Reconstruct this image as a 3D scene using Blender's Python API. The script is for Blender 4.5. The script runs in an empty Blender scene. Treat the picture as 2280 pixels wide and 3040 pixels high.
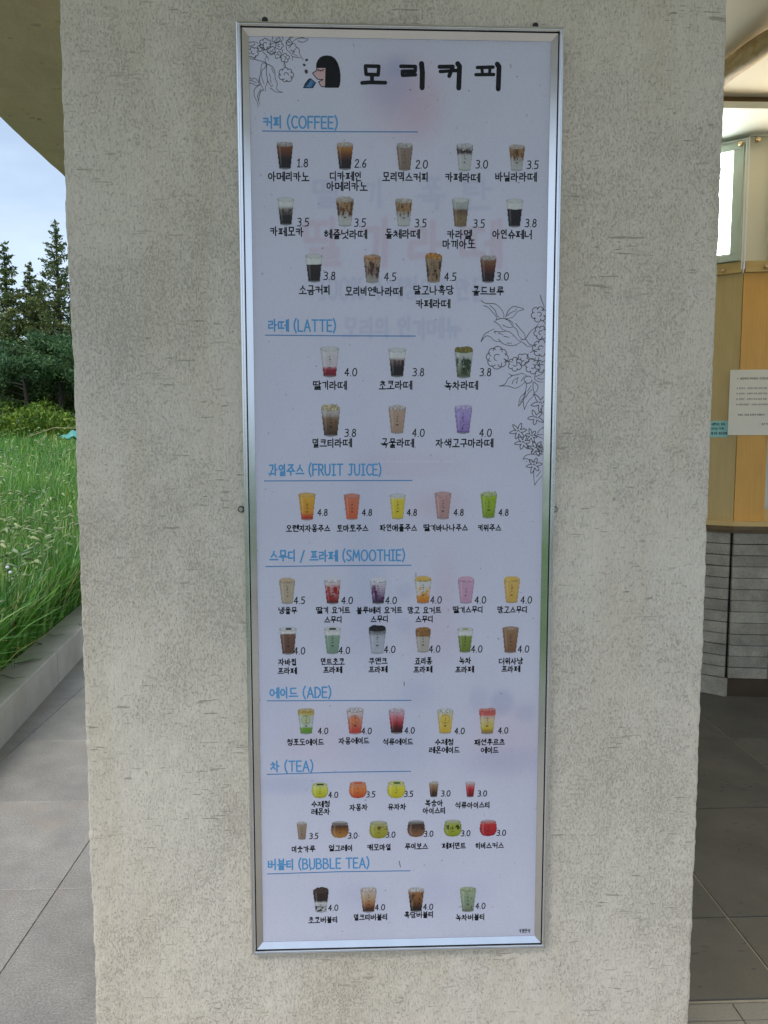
import bpy, math, random
import numpy as np
from mathutils import Vector, Matrix
from mathutils.geometry import tessellate_polygon

random.seed(7)
RNG = np.random.default_rng(7)
SC = bpy.context.scene
COL = SC.collection
PI = math.pi

# ------------------------------------------------------------------ camera
CAM = (0.2167, -1.452, 1.45)
YAW, PITCH, ROLL = 0.0354, 0.0910, -0.0004
FPX, PW, PH = 2250.0, 2280.0, 3040.0
fwd = Vector((math.sin(YAW)*math.cos(PITCH), math.cos(YAW)*math.cos(PITCH), -math.sin(PITCH)))
rgt0 = Vector((math.cos(YAW), -math.sin(YAW), 0.0))
up0 = rgt0.cross(fwd)
rgt = rgt0*math.cos(ROLL) + up0*math.sin(ROLL)
upv = -rgt0*math.sin(ROLL) + up0*math.cos(ROLL)
cd = bpy.data.cameras.new('camera')
cam = bpy.data.objects.new('camera', cd)
COL.objects.link(cam)
cam.matrix_world = Matrix(((rgt.x, upv.x, -fwd.x, CAM[0]), (rgt.y, upv.y, -fwd.y, CAM[1]),
                           (rgt.z, upv.z, -fwd.z, CAM[2]), (0, 0, 0, 1)))
cd.sensor_fit = 'VERTICAL'
cd.sensor_height = 34.0
cd.lens = 34.0*FPX/PH
cd.clip_start = 0.05
cd.clip_end = 900
SC.camera = cam

# ------------------------------------------------------------------ sky, sun, exposure
SUN_EL, SUN_AZ = math.radians(50), math.radians(222)      # azimuth clockwise from +Y
w = bpy.data.worlds.new('World')
SC.world = w
w.use_nodes = True
nt = w.node_tree
nt.nodes.clear()
sky = nt.nodes.new('ShaderNodeTexSky')
sky.sky_type = 'NISHITA'
sky.sun_disc = False
sky.sun_elevation = SUN_EL
sky.sun_rotation = SUN_AZ
sky.dust_density = 2.0
sky.ozone_density = 1.2
tc = nt.nodes.new('ShaderNodeTexCoord')
mp = nt.nodes.new('ShaderNodeMapping')
mp.inputs['Scale'].default_value = (1.6, 1.6, 4.0)
cl = nt.nodes.new('ShaderNodeTexNoise')
cl.inputs['Scale'].default_value = 1.3
cl.inputs['Detail'].default_value = 6
cl.inputs['Roughness'].default_value = 0.55
cr = nt.nodes.new('ShaderNodeValToRGB')
cr.color_ramp.elements[0].position = 0.36
cr.color_ramp.elements[1].position = 0.66
cr.color_ramp.elements[0].color = (0.5, 0.5, 0.5, 1)
mixc = nt.nodes.new('ShaderNodeMix')
mixc.data_type = 'RGBA'
mixc.inputs['B'].default_value = (5.3, 6.5, 8.2, 1)       # bright thin overcast
bg = nt.nodes.new('ShaderNodeBackground')
bg.inputs['Strength'].default_value = 0.10
wo = nt.nodes.new('ShaderNodeOutputWorld')
nt.links.new(tc.outputs['Generated'], mp.inputs['Vector'])
nt.links.new(mp.outputs['Vector'], cl.inputs['Vector'])
nt.links.new(cl.outputs['Fac'], cr.inputs['Fac'])
nt.links.new(cr.outputs['Color'], mixc.inputs['Factor'])
nt.links.new(sky.outputs['Color'], mixc.inputs['A'])
nt.links.new(mixc.outputs['Result'], bg.inputs['Color'])
nt.links.new(bg.outputs['Background'], wo.inputs['Surface'])

sd = bpy.data.lights.new('sun', 'SUN')
sd.energy = 1.5
sd.angle = math.radians(22)
sd.color = (1.0, 0.96, 0.9)
sun = bpy.data.objects.new('sun', sd)
COL.objects.link(sun)
sdir = Vector((math.sin(SUN_AZ)*math.cos(SUN_EL), math.cos(SUN_AZ)*math.cos(SUN_EL), math.sin(SUN_EL)))
sun.rotation_euler = sdir.to_track_quat('Z', 'Y').to_euler()
sun.location = (-5, -8, 12)

SC.view_settings.view_transform = 'Standard'
SC.view_settings.look = 'None'
SC.view_settings.gamma = 1.0
SC.view_settings.use_curve_mapping = False
SC.view_settings.exposure = 0.6
SC.render.engine = 'CYCLES'
SC.cycles.max_bounces = 8
SC.cycles.diffuse_bounces = 4
SC.cycles.glossy_bounces = 4
SC.cycles.transparent_max_bounces = 12
SC.cycles.use_denoising = True

# ------------------------------------------------------------------ helpers
def ray(px, py):
    return rgt*((px-PW/2)/FPX) - upv*((py-PH/2)/FPX) + fwd

def tag(o, label=None, cat=None, group=None, kind=None):
    if label: o['label'] = label
    if cat: o['category'] = cat
    if group: o['group'] = group
    if kind: o['kind'] = kind
    return o

def empty(name, loc, label, cat, group=None):
    o = bpy.data.objects.new(name, None)
    o.empty_display_size = 0.1
    COL.objects.link(o)
    o.location = loc
    return tag(o, label, cat, group)

def link(name, me, mat=None, parent=None, smooth=False):
    o = bpy.data.objects.new(name, me)
    COL.objects.link(o)
    if mat is not None:
        for m in (mat if isinstance(mat, (list, tuple)) else [mat]):
            me.materials.append(m)
    if parent is not None:
        o.parent = parent
        o.matrix_parent_inverse = Matrix.Translation(-Vector(root_loc(parent)))
    if smooth:
        me.polygons.foreach_set('use_smooth', np.ones(len(me.polygons), dtype=bool))
    return o

def root_loc(p):
    v = Vector((0, 0, 0))
    while p is not None:
        v = v + p.location
        if p.parent is not None:
            v = v - Vector(root_loc(p.parent))
        p = p.parent
    return v

def np_mesh(name, V, F, cols=None, mats=None):
    """V (n,3), F (m,k) all faces the same size; cols (n,3) per vertex."""
    me = bpy.data.meshes.new(name)
    V = np.asarray(V, dtype=np.float32)
    F = np.asarray(F, dtype=np.int32)
    k = F.shape[1]
    me.vertices.add(len(V))
    me.vertices.foreach_set('co', V.ravel())
    me.loops.add(F.size)
    me.loops.foreach_set('vertex_index', F.ravel())
    me.polygons.add(len(F))
    me.polygons.foreach_set('loop_start', np.arange(0, F.size, k, dtype=np.int32))
    if mats is not None:
        me.polygons.foreach_set('material_index', np.asarray(mats, dtype=np.int32))
    me.update(calc_edges=True)
    me.validate()
    if cols is not None:
        a = me.color_attributes.new('Col', 'FLOAT_COLOR', 'POINT')
        c4 = np.ones((len(V), 4), dtype=np.float32)
        c4[:, :3] = cols
        a.data.foreach_set('color', c4.ravel())
    return me

class MB:
    def __init__(s):
        s.v, s.f = [], []
    def add(s, vs, fs):
        n = len(s.v)
        s.v += [tuple(v) for v in vs]
        s.f += [tuple(i+n for i in f) for f in fs]
        return s
    def obox(s, o, ax, ay, az, a, b, c, d, e, f):
        """box in the frame o + ax*u + ay*v + az*w, u in a..b, v in c..d, w in e..f"""
        o, ax, ay, az = Vector(o), Vector(ax), Vector(ay), Vector(az)
        P = [o+ax*u+ay*v+az*w_ for w_ in (e, f) for v in (c, d) for u in (a, b)]
        F = [(0, 2, 3, 1), (4, 5, 7, 6), (0, 1, 5, 4), (2, 6, 7, 3), (0, 4, 6, 2), (1, 3, 7, 5)]
        if ax.cross(ay).dot(az)*(b-a)*(d-c)*(f-e) < 0:
            F = [tuple(reversed(q)) for q in F]
        return s.add(P, F)
    def box(s, x0, x1, y0, y1, z0, z1):
        return s.obox((0, 0, 0), (1, 0, 0), (0, 1, 0), (0, 0, 1), x0, x1, y0, y1, z0, z1)
    def tube(s, pts, rad, n=8, caps=True):
        pts = [Vector(p) for p in pts]
        base = len(s.v)
        ref = Vector((0.13, 0.29, 0.95))
        for i, p in enumerate(pts):
            t = (pts[min(i+1, len(pts)-1)] - pts[max(i-1, 0)]).normalized()
            a = t.cross(ref)
            if a.length < 1e-3: a = t.cross(Vector((1, 0, 0)))
            a.normalize()
            b = t.cross(a)
            r = rad[i] if isinstance(rad, (list, tuple)) else rad
            for k in range(n):
                th = 2*PI*k/n
                s.v.append(tuple(p + a*(r*math.cos(th)) + b*(r*math.sin(th))))
        for i in range(len(pts)-1):
            for k in range(n):
                q = base+i*n
                s.f.append((q+k, q+n+k, q+n+(k+1) % n, q+(k+1) % n))
        if caps:
            s.f.append(tuple(base+k for k in range(n)))
            s.f.append(tuple(base+(len(pts)-1)*n+n-1-k for k in range(n)))
        return s
    def lathe(s, o, axis, prof, n=20):
        """prof: (distance along axis, radius)"""
        o, axis = Vector(o), Vector(axis).normalized()
        a = axis.cross(Vector((0.1, 0.2, 1))).normalized()
        b = axis.cross(a)
        base = len(s.v)
        for d, r in prof:
            for k in range(n):
                th = 2*PI*k/n
                s.v.append(tuple(o+axis*d+a*(r*math.cos(th))+b*(r*math.sin(th))))
        for i in range(len(prof)-1):
            for k in range(n):
                q = base+i*n
                s.f.append((q+k, q+(k+1) % n, q+n+(k+1) % n, q+n+k))
        s.f.append(tuple(base+(len(prof)-1)*n+k for k in range(n)))
        return s
    def build(s, name, mat, parent=None, bevel=0, smooth=False):
        me = bpy.data.meshes.new(name)
        me.from_pydata(s.v, [], s.f)
        me.update()
        o = link(name, me, mat, parent, smooth)
        if bevel:
            b = o.modifiers.new('bevel', 'BEVEL')
            b.width = bevel
            b.segments = 2
            b.limit_method = 'ANGLE'
        return o

# value noise on arrays
_T = RNG.random((256, 256))
def vnoise(x, y):
    xi, yi = np.floor(x).astype(int), np.floor(y).astype(int)
    fx, fy = x-xi, y-yi
    fx, fy = fx*fx*(3-2*fx), fy*fy*(3-2*fy)
    g = lambda a, b: _T[a % 256, b % 256]
    return (g(xi, yi)*(1-fx)+g(xi+1, yi)*fx)*(1-fy) + (g(xi, yi+1)*(1-fx)+g(xi+1, yi+1)*fx)*fy
def fnoise(x, y, o=3):
    s, a, t = 0, 1.0, 0
    for i in range(o):
        s = s + a*vnoise(x*2**i+17.3*i, y*2**i+5.1*i); t += a; a *= 0.5
    return s/t

# ------------------------------------------------------------------ materials
class NT:
    def __init__(s, name):
        s.m = bpy.data.materials.new(name)
        s.m.use_nodes = True
        s.t = s.m.node_tree
        s.b = s.t.nodes['Principled BSDF']
        s.tc = None
    def n(s, kind, **kw):
        nd = s.t.nodes.new('ShaderNode'+kind)
        for k, v in kw.items():
            if k in nd.inputs: s.put(nd.inputs[k], v)
            else: setattr(nd, k, v)
        return nd
    def put(s, sock, v):
        if isinstance(v, bpy.types.NodeSocket): s.t.links.new(v, sock)
        else: sock.default_value = v
    def coord(s, scale=(1, 1, 1), kind='Object', off=(0, 0, 0)):
        if s.tc is None: s.tc = s.t.nodes.new('ShaderNodeTexCoord')
        m = s.t.nodes.new('ShaderNodeMapping')
        m.inputs['Scale'].default_value = scale
        m.inputs['Location'].default_value = off
        s.t.links.new(s.tc.outputs[kind], m.inputs['Vector'])
        return m.outputs['Vector']
    def noise(s, scale, vec=None, detail=4, rough=0.6, dist=0.0):
        nd = s.n('TexNoise')
        nd.inputs['Scale'].default_value = scale
        nd.inputs['Detail'].default_value = detail
        nd.inputs['Roughness'].default_value = rough
        nd.inputs['Distortion'].default_value = dist
        s.t.links.new(vec if vec is not None else s.coord(), nd.inputs['Vector'])
        return nd.outputs['Fac']
    def ramp(s, fac, stops, interp='LINEAR'):
        nd = s.n('ValToRGB')
        cr_ = nd.color_ramp
        cr_.interpolation = interp
        while len(cr_.elements) > 1: cr_.elements.remove(cr_.elements[-1])
        for i, (p, c) in enumerate(stops):
            e = cr_.elements[0] if i == 0 else cr_.elements.new(p)
            e.position = p
            e.color = (c, c, c, 1) if isinstance(c, (int, float)) else (*c, 1)
        s.t.links.new(fac, nd.inputs['Fac'])
        return nd.outputs['Color']
    def math(s, op, a, b=0.0, clamp=False):
        nd = s.n('Math', operation=op, use_clamp=clamp)
        s.put(nd.inputs[0], a); s.put(nd.inputs[1], b)
        return nd.outputs[0]
    def mix(s, f, a, b, mode='MIX'):
        nd = s.n('Mix', data_type='RGBA', blend_type=mode)
        s.put(nd.inputs['Factor'], f)
        for k, v in (('A', a), ('B', b)):
            s.put(nd.inputs[k], v if isinstance(v, bpy.types.NodeSocket) else (*v, 1))
        return nd.outputs['Result']
    def bump(s, h, strength=0.5, dist=0.002, prev=None):
        nd = s.n('Bump')
        nd.inputs['Strength'].default_value = strength
        nd.inputs['Distance'].default_value = dist
        s.t.links.new(h, nd.inputs['Height'])
        if prev is not None: s.t.links.new(prev, nd.inputs['Normal'])
        return nd.outputs['Normal']
    def done(s, color=None, rough=0.6, normal=None, **kw):
        if color is not None:
            s.put(s.b.inputs['Base Color'], color if isinstance(color, bpy.types.NodeSocket) else (*color, 1))
        s.put(s.b.inputs['Roughness'], rough)
        if normal is not None: s.put(s.b.inputs['Normal'], normal)
        for k, v in kw.items(): s.put(s.b.inputs[k.replace('_', ' ')], v)
        return s.m

def plain(name, c, rough=0.6, var=0.12, scale=8, bump=0.0, **kw):
    t = NT(name)
    n = t.noise(scale, detail=5)
    c0 = tuple(x*(1-var) for x in c); c1 = tuple(min(1, x*(1+var)) for x in c)
    col = t.ramp(n, [(0.3, c0), (0.7, c1)])
    nm = t.bump(t.noise(scale*12), bump, 0.001) if bump else None
    return t.done(col, rough, nm, **kw)

def stucco(name, c, coarse=1.0, pits=0.5):
    t = NT(name)
    # drag marks of the float: fine vertical grain, torn pits, short horizontal scratches
    grain = t.noise(1, t.coord((230*coarse, 230*coarse, 55*coarse)), 4, 0.65, 0.4)
    fine = t.noise(1, t.coord((420*coarse, 420*coarse, 300*coarse)), 3, 0.6)
    mid = t.noise(1, t.coord((60, 60, 22)), 3, 0.6)
    patch = t.noise(1, t.coord((3.0, 3.0, 2.3)), 5, 0.72, 0.5)
    pitn = t.noise(1, t.coord((260*coarse, 260*coarse, 150*coarse), off=(3, 1, 7)), 2.5, 0.6, 0.6)
    pit0 = t.math('SUBTRACT', pitn, t.math('MULTIPLY', patch, 0.42))
    pit = t.ramp(pit0, [(0.345, 0.0), (0.435, 1.0)])
    pit2n = t.noise(1, t.coord((95, 95, 75), off=(9, 4, 2)), 1, 0.5, 0.2)
    pit2 = t.ramp(pit2n, [(0.745, 0.0), (0.78, 0.8)])
    # scratches
    sv = t.coord((24, 24, 210), off=(1, 2, 3))
    sn = t.noise(1, sv, 1.2, 0.45, 0.10)
    sp = t.noise(1, t.coord((5, 5, 7), off=(7, 7, 1)), 2, 0.5)
    scr = t.math('MULTIPLY', t.ramp(sn, [(0.695, 0.0), (0.74, 1.0)]), t.ramp(sp, [(0.46, 0.0), (0.58, 1.0)]))
    sn2 = t.noise(1, t.coord((34, 34, 300), off=(4, 2, 9)), 1.2, 0.45, 0.3)
    scr2 = t.ramp(sn2, [(0.72, 0.0), (0.77, 1.0)])
    holes = t.math('MAXIMUM', t.math('MULTIPLY', pit, pits), t.math('MAXIMUM', pit2, t.math('MAXIMUM', scr, t.math('MULTIPLY', scr2, 0.5))))
    h = t.math('ADD', t.math('MULTIPLY', grain, 0.8), t.math('ADD', t.math('MULTIPLY', fine, 0.5), t.math('MULTIPLY', mid, 0.5)))
    h = t.math('SUBTRACT', h, t.math('MULTIPLY', holes, 0.9))
    nm = t.bump(h, 0.75, 0.0022)
    base = t.ramp(patch, [(0.3, tuple(x*0.93 for x in c)), (0.7, tuple(x*1.05 for x in c))])
    stain = t.noise(1, t.coord((9, 9, 1.1)), 5, 0.65)
    base = t.mix(t.ramp(stain, [(0.45, 0.0), (0.75, 0.55)]), base, tuple(x*f for x, f in zip(c, (0.84, 0.79, 0.70))))
    gcol = t.ramp(grain, [(0.30, 0.84), (0.58, 1.02)])
    base = t.mix(1.0, base, gcol, 'MULTIPLY')
    col = t.mix(t.math('MULTIPLY', holes, 0.52), base, (0.19, 0.155, 0.115))
    return t.done(col, 0.9, nm, Specular_IOR_Level=0.2)

def stone(name, c, var=0.15, sc=5.0, speck=0.2, rough=0.55, pits=0.0, tint=None, bump=0.35):
    t = NT(name)
    oi = t.n('ObjectInfo')
    big = t.noise(1, t.coord((sc, sc, sc)), 5, 0.6)
    fine = t.noise(1, t.coord((160, 160, 160)), 3, 0.7)
    f2 = t.noise(1, t.coord((420, 420, 420)), 2, 0.7)
    col = t.ramp(big, [(0.25, tuple(x*(1-var) for x in c)), (0.75, tuple(x*(1+var) for x in c))])
    rv = t.ramp(oi.outputs['Random'], [(0, 1-var*0.9), (1, 1+var*0.0)])
    col = t.mix(1.0, col, rv, 'MULTIPLY')
    col = t.mix(1.0, col, t.ramp(fine, [(0.3, 1-speck), (0.7, 1.0)]), 'MULTIPLY')
    if tint:
        tn = t.noise(1, t.coord((2.6, 2.6, 2.6), off=(5, 5, 5)), 4, 0.6)
        col = t.mix(t.ramp(tn, [(0.55, 0.0), (0.72, 0.55)]), col, tint)
    h = t.math('ADD', fine, t.math('MULTIPLY', f2, 0.5))
    if pits:
        pn = t.noise(1, t.coord((24, 52, 40), off=(2, 3, 4)), 1.5, 0.5, 0.3)
        pz = t.noise(1, t.coord((4, 4, 4), off=(8, 3, 4)), 2, 0.5)
        p = t.math('MULTIPLY', t.ramp(pn, [(0.645, 0.0), (0.675, 1.0)]), t.ramp(pz, [(0.44, 0.0), (0.52, 1.0)]))
        col = t.mix(t.math('MULTIPLY', p, pits), col, tuple(x*0.22 for x in c))
        h = t.math('SUBTRACT', h, t.math('MULTIPLY', p, 1.5))
    return t.done(col, t.ramp(fine, [(0.2, rough-0.08), (0.8, rough+0.12)]), t.bump(h, bump, 0.0016))

def wood(name, c0, c1, sx=(9, 9, 1.3), rough=0.42, ring=1.0):
    t = NT(name)
    oi = t.n('ObjectInfo')
    v = t.coord(sx)
    vd = t.n('VectorMath', operation='ADD')
    t.put(vd.inputs[0], v); t.put(vd.inputs[1], oi.outputs['Location'])
    a = t.noise(0.55, v, 5, 0.6, 0.8)
    wv = t.math('FRACT', t.math('MULTIPLY', a, 7.0*ring))
    wv = t.math('ABSOLUTE', t.math('SUBTRACT', wv, 0.5))
    g = t.noise(1, t.coord((sx[0]*12, sx[1]*12, sx[2]*3)), 3, 0.6)
    f = t.math('ADD', t.math('MULTIPLY', wv, 0.5), t.math('MULTIPLY', g, 0.6))
    col = t.ramp(f, [(0.15, c0), (0.75, c1)])
    blotch = t.noise(1, t.coord((4, 4, 2)), 4, 0.6)
    col = t.mix(1.0, col, t.ramp(blotch, [(0.3, 0.86), (0.7, 1.0)]), 'MULTIPLY')
    return t.done(col, rough, t.bump(g, 0.15, 0.001))

def metal(name, c, rough, brushed=True, aniso=(2, 2, 90)):
    t = NT(name)
    n = t.noise(1, t.coord((300, 300, 4) if brushed else (40, 40, 40)), 3, 0.6)
    d = t.noise(1, t.coord((14, 14, 14)), 4, 0.6)
    r = t.math('ADD', t.math('MULTIPLY', d, 0.12), rough-0.05)
    return t.done(t.ramp(d, [(0.3, tuple(x*0.92 for x in c)), (0.7, c)]), r, t.bump(n, 0.05, 0.0004), Metallic=1.0)

def island(name, stops, rough=0.5, trans=0.0, vary=None, spec=0.4):
    """foliage: colour picked per leaf"""
    t = NT(name)
    g = t.n('NewGeometry')
    col = t.ramp(g.outputs['Random Per Island'], stops)
    n = t.noise(1, t.coord((1.3, 1.3, 1.3)), 3, 0.6)
    col = t.mix(1.0, col, t.ramp(n, [(0.3, (0.62, 0.72, 0.7)), (0.7, (1.4, 1.16, 0.95))]), 'MULTIPLY')
    m = t.done(col, rough, None, Specular_IOR_Level=spec)
    if trans:
        tr = t.n('BsdfTranslucent')
        t.put(tr.inputs['Color'], col)
        ms = t.n('MixShader')
        ms.inputs[0].default_value = trans
        t.t.links.new(t.b.outputs[0], ms.inputs[1])
        t.t.links.new(tr.outputs[0], ms.inputs[2])
        out = [x for x in t.t.nodes if x.type == 'OUTPUT_MATERIAL'][0]
        t.t.links.new(ms.outputs[0], out.inputs['Surface'])
    return m

def vcol(name, rough=0.5, spec=0.3, speck=False):
    t = NT(name)
    a = t.n('VertexColor', layer_name='Col')
    col = a.outputs['Color']
    if speck:
        d = t.noise(1, t.coord((260, 260, 260)), 2, 0.6)
        col = t.mix(1.0, col, t.ramp(d, [(0.25, 0.93), (0.6, 1.0)]), 'MULTIPLY')
        s = t.noise(1, t.coord((110, 110, 110), off=(3, 3, 3)), 1.5, 0.5, 0.3)
        col = t.mix(t.ramp(s, [(0.735, 0.0), (0.775, 0.45)]), col, (0.2, 0.19, 0.2))
        b = t.noise(1, t.coord((5, 5, 5), off=(1, 8, 3)), 5, 0.6)
        col = t.mix(1.0, col, t.ramp(b, [(0.3, 0.95), (0.7, 1.0)]), 'MULTIPLY')
    return t.done(col, rough, None, Specular_IOR_Level=spec)

M = {}
M['stucco'] = stucco('stucco_grey', (0.75, 0.675, 0.56), 1.3, 0.6)
M['soffit'] = stucco('stucco_soffit', (0.80, 0.64, 0.50), 0.8, 0.3)
M['cream'] = plain('cream_plaster', (0.86, 0.79, 0.66), 0.75, 0.04, 2.5, 0.1)
M['white_wall'] = plain('white_wall', (0.78, 0.80, 0.74), 0.5, 0.03, 3)
M['granite'] = stone('flamed_granite', (0.48, 0.445, 0.405), 0.24, 5.0, 0.55, 0.45, tint=(0.40, 0.30, 0.22), bump=0.55)
M['threshold'] = stone('beige_granite', (0.36, 0.32, 0.25), 0.12, 3.0, 0.28, 0.6)
M['basalt'] = stone('dark_floor_tile', (0.14, 0.128, 0.098), 0.38, 4.2, 0.35, 0.42, pits=0.95, tint=(0.15, 0.115, 0.085), bump=0.2)
M['slate'] = stone('slate_brick', (0.50, 0.45, 0.355), 0.28, 11.0, 0.45, 0.8, bump=0.9)
M['grout'] = plain('grout', (0.17, 0.145, 0.115), 0.9, 0.2, 30)
M['grout_light'] = plain('light_grout', (0.42, 0.36, 0.26), 0.9, 0.15, 30)
M['concrete'] = stone('kerb_concrete', (0.60, 0.565, 0.49), 0.18, 3.5, 0.25, 0.5, tint=(0.36, 0.30, 0.2), bump=0.3)
M['soil'] = plain('soil', (0.055, 0.055, 0.03), 0.95, 0.35, 3, 0.5)
M['alu'] = metal('brushed_aluminium', (0.80, 0.81, 0.83), 0.24)
M['alu_in'] = metal('satin_aluminium', (0.74, 0.75, 0.77), 0.2)
M['black'] = plain('black_gap', (0.008, 0.008, 0.008), 0.8)
M['screw'] = metal('zinc_screw', (0.42, 0.4, 0.37), 0.3, False)
M['washer'] = plain('rubber_washer', (0.02, 0.02, 0.02), 0.6)
M['brass'] = metal('brass_cap', (0.72, 0.5, 0.28), 0.25, False)
M['ply'] = wood('plywood_warm_lit', (0.74, 0.38, 0.075), (0.86, 0.50, 0.115), ring=0.45)  # front faces: warm light on the plywood painted into its colour
M['ply_dim'] = wood('plywood_dim_side', (0.56, 0.40, 0.16), (0.68, 0.51, 0.22), ring=0.45)  # same plywood on the left face, coloured duller for its weaker light
M['ply_trim'] = wood('trim_plywood', (0.68, 0.46, 0.16), (0.78, 0.56, 0.23), (1.6, 1.6, 26))
M['fascia'] = wood('dark_fascia', (0.14, 0.085, 0.035), (0.22, 0.14, 0.06), (1.6, 1.6, 26))
M['kick'] = plain('bronze_kickboard', (0.10, 0.07, 0.045), 0.3, 0.2, 4, Metallic=0.6)
M['log'] = wood('peeled_log', (0.42, 0.25, 0.11), (0.80, 0.62, 0.38), (10, 2.2, 10), 0.6, 0.7)
M['putty'] = plain('box_frame_paint', (0.56, 0.62, 0.54), 0.35, 0.03)
M['paper'] = plain('paper', (0.80, 0.76, 0.66), 0.8, 0.03, 6)
M['note'] = plain('note_paper', (0.35, 0.68, 0.66), 0.8, 0.04, 12)
M['ink'] = plain('ink', (0.007, 0.007, 0.008), 0.6, 0.1, Specular_IOR_Level=0.15)
M['ink_soft'] = plain('ink_soft', (0.10, 0.08, 0.06), 0.7, 0.1)
M['ink_blue'] = plain('ink_blue', (0.075, 0.31, 0.60), 0.55, 0.06)
M['ink_line'] = plain('ink_line', (0.06, 0.22, 0.47), 0.55, 0.06)
M['ink_art'] = plain('ink_art', (0.055, 0.045, 0.045), 0.55, 0.1)
M['skin'] = plain('ink_pink', (0.62, 0.40, 0.40), 0.55, 0.02)
M['print_white'] = plain('ink_white', (0.75, 0.77, 0.82), 0.55, 0.02)
M['print'] = vcol('printed_picture', 0.5, 0.25)
M['sheet'] = vcol('menu_paper', 0.55, 0.3, True)
M['tarp'] = plain('turquoise_tarp', (0.08, 0.33, 0.28), 0.45, 0.2, 9)
M['bamboo'] = plain('bamboo', (0.35, 0.29, 0.16), 0.6, 0.2, 20)
M['bark'] = plain('bark', (0.05, 0.04, 0.032), 0.9, 0.3, 12, 0.6)
M['grass'] = island('grass_blade', [(0, (0.05, 0.19, 0.03)), (0.35, (0.11, 0.34, 0.05)), (0.75, (0.20, 0.47, 0.08)), (0.90, (0.36, 0.56, 0.13)), (0.96, (0.50, 0.52, 0.22)), (1, (0.50, 0.42, 0.24))], 0.36, 0.35, spec=0.7)
M['foxtail'] = island('foxtail_spike', [(0, (0.26, 0.40, 0.18)), (1, (0.52, 0.62, 0.40))], 0.8, 0.35)
M['brush'] = island('brush_leaf', [(0, (0.07, 0.15, 0.02)), (0.6, (0.15, 0.28, 0.035)), (1, (0.26, 0.38, 0.06))], 0.6, 0.3)
M['conifer'] = island('conifer_leaf', [(0, (0.07, 0.12, 0.05)), (0.6, (0.16, 0.22, 0.08)), (1, (0.30, 0.34, 0.14))], 0.6, 0.4)
M['pine'] = island('pine_leaf', [(0, (0.03, 0.075, 0.03)), (0.6, (0.08, 0.18, 0.075)), (1, (0.18, 0.32, 0.14))], 0.6, 0.4)
M['leaf_dry'] = plain('fallen_blade', (0.07, 0.12, 0.04), 0.6, 0.2, 30)
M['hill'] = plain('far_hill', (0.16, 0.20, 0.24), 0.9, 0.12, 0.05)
M['field'] = plain('field', (0.06, 0.10, 0.025), 0.95, 0.3, 1.2, 0.5)

def emit(name, c, s):
    t = NT(name)
    n = t.noise(3, detail=2)
    e = t.ramp(n, [(0, tuple(x*0.97 for x in c)), (1, c)])
    return t.done((0.8, 0.8, 0.8), 0.3, None, Emission_Color=e, Emission_Strength=s)
M['lit'] = emit('lit_panel', (0.94, 1.0, 0.96), 7.0)
M['lit_warm'] = emit('lit_panel_warm', (1.0, 0.80, 0.56), 8.0)
M['edge'] = plain('edge_glow_white', (0.92, 0.92, 0.9), 0.3, 0.02)  # white stands in for the lit glow of the pane edges

def clear(name, rough, ior=1.45, tint=(1, 1, 1)):
    t = NT(name)
    t.t.nodes.remove(t.b)
    tr = t.n('BsdfTransparent'); tr.inputs['Color'].default_value = (*tint, 1)
    gl = t.n('BsdfGlossy'); gl.inputs['Roughness'].default_value = rough
    lw = t.n('LayerWeight'); lw.inputs['Blend'].default_value = 0.5
    fr = t.n('Math', operation='MULTIPLY_ADD')
    pw = t.n('Math', operation='POWER')
    t.t.links.new(lw.outputs['Facing'], pw.inputs[0]); pw.inputs[1].default_value = 4.0
    t.t.links.new(pw.outputs[0], fr.inputs[0]); fr.inputs[1].default_value = 0.8; fr.inputs[2].default_value = ((ior-1)/(ior+1))**2
    ms = t.n('MixShader')
    t.t.links.new(fr.outputs[0], ms.inputs[0])
    t.t.links.new(tr.outputs[0], ms.inputs[1])
    t.t.links.new(gl.outputs[0], ms.inputs[2])
    out = [x for x in t.t.nodes if x.type == 'OUTPUT_MATERIAL'][0]
    t.t.links.new(ms.outputs[0], out.inputs['Surface'])
    return t.m
M['cover'] = clear('cover_film', 0.32, 1.22)
M['acrylic'] = clear('acrylic_pane', 0.03, 1.45, (0.97, 0.985, 0.975))

# ================================================================== SETTING
def terrain(x, y):
    """height of the ground: flat round the building, rising to the wood on the left"""
    r = np.clip((y-4.5)*0.100, 0, 1.8)
    k = np.clip((-1.3-x)/1.5, 0, 1)
    k = k*k*(3-2*k)
    h = r*k
    inside = np.clip((-1.62-x)/0.2, 0, 1)
    return -0.08 + (0.21+h)*inside

gx = np.concatenate([np.linspace(-400, -30, 14), np.linspace(-28, -3, 46), np.linspace(-2.9, -1.3, 14), np.linspace(-1, 30, 20), np.linspace(40, 400, 10)])
gy = np.concatenate([np.linspace(-400, -20, 12), np.linspace(-18, 26, 90), np.linspace(28, 500, 16)])
GX, GY = np.meshgrid(gx, gy, indexing='ij')
GZ = terrain(GX, GY) + 0.05*(fnoise(GX*0.8, GY*0.8)-0.5)*(GX < -2)
# beyond the near slabs the ground behind the camera is lawn level
V = np.stack([GX, GY, GZ], -1).reshape(-1, 3)
ny = len(gy)
ii, jj = np.meshgrid(np.arange(len(gx)-1), np.arange(ny-1), indexing='ij')
a = (ii*ny+jj).ravel()
ground = link('ground', np_mesh('ground', V, np.stack([a, a+ny, a+ny+1, a+1], -1)), M['field'], None, True)
tag(ground, kind='structure')

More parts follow.
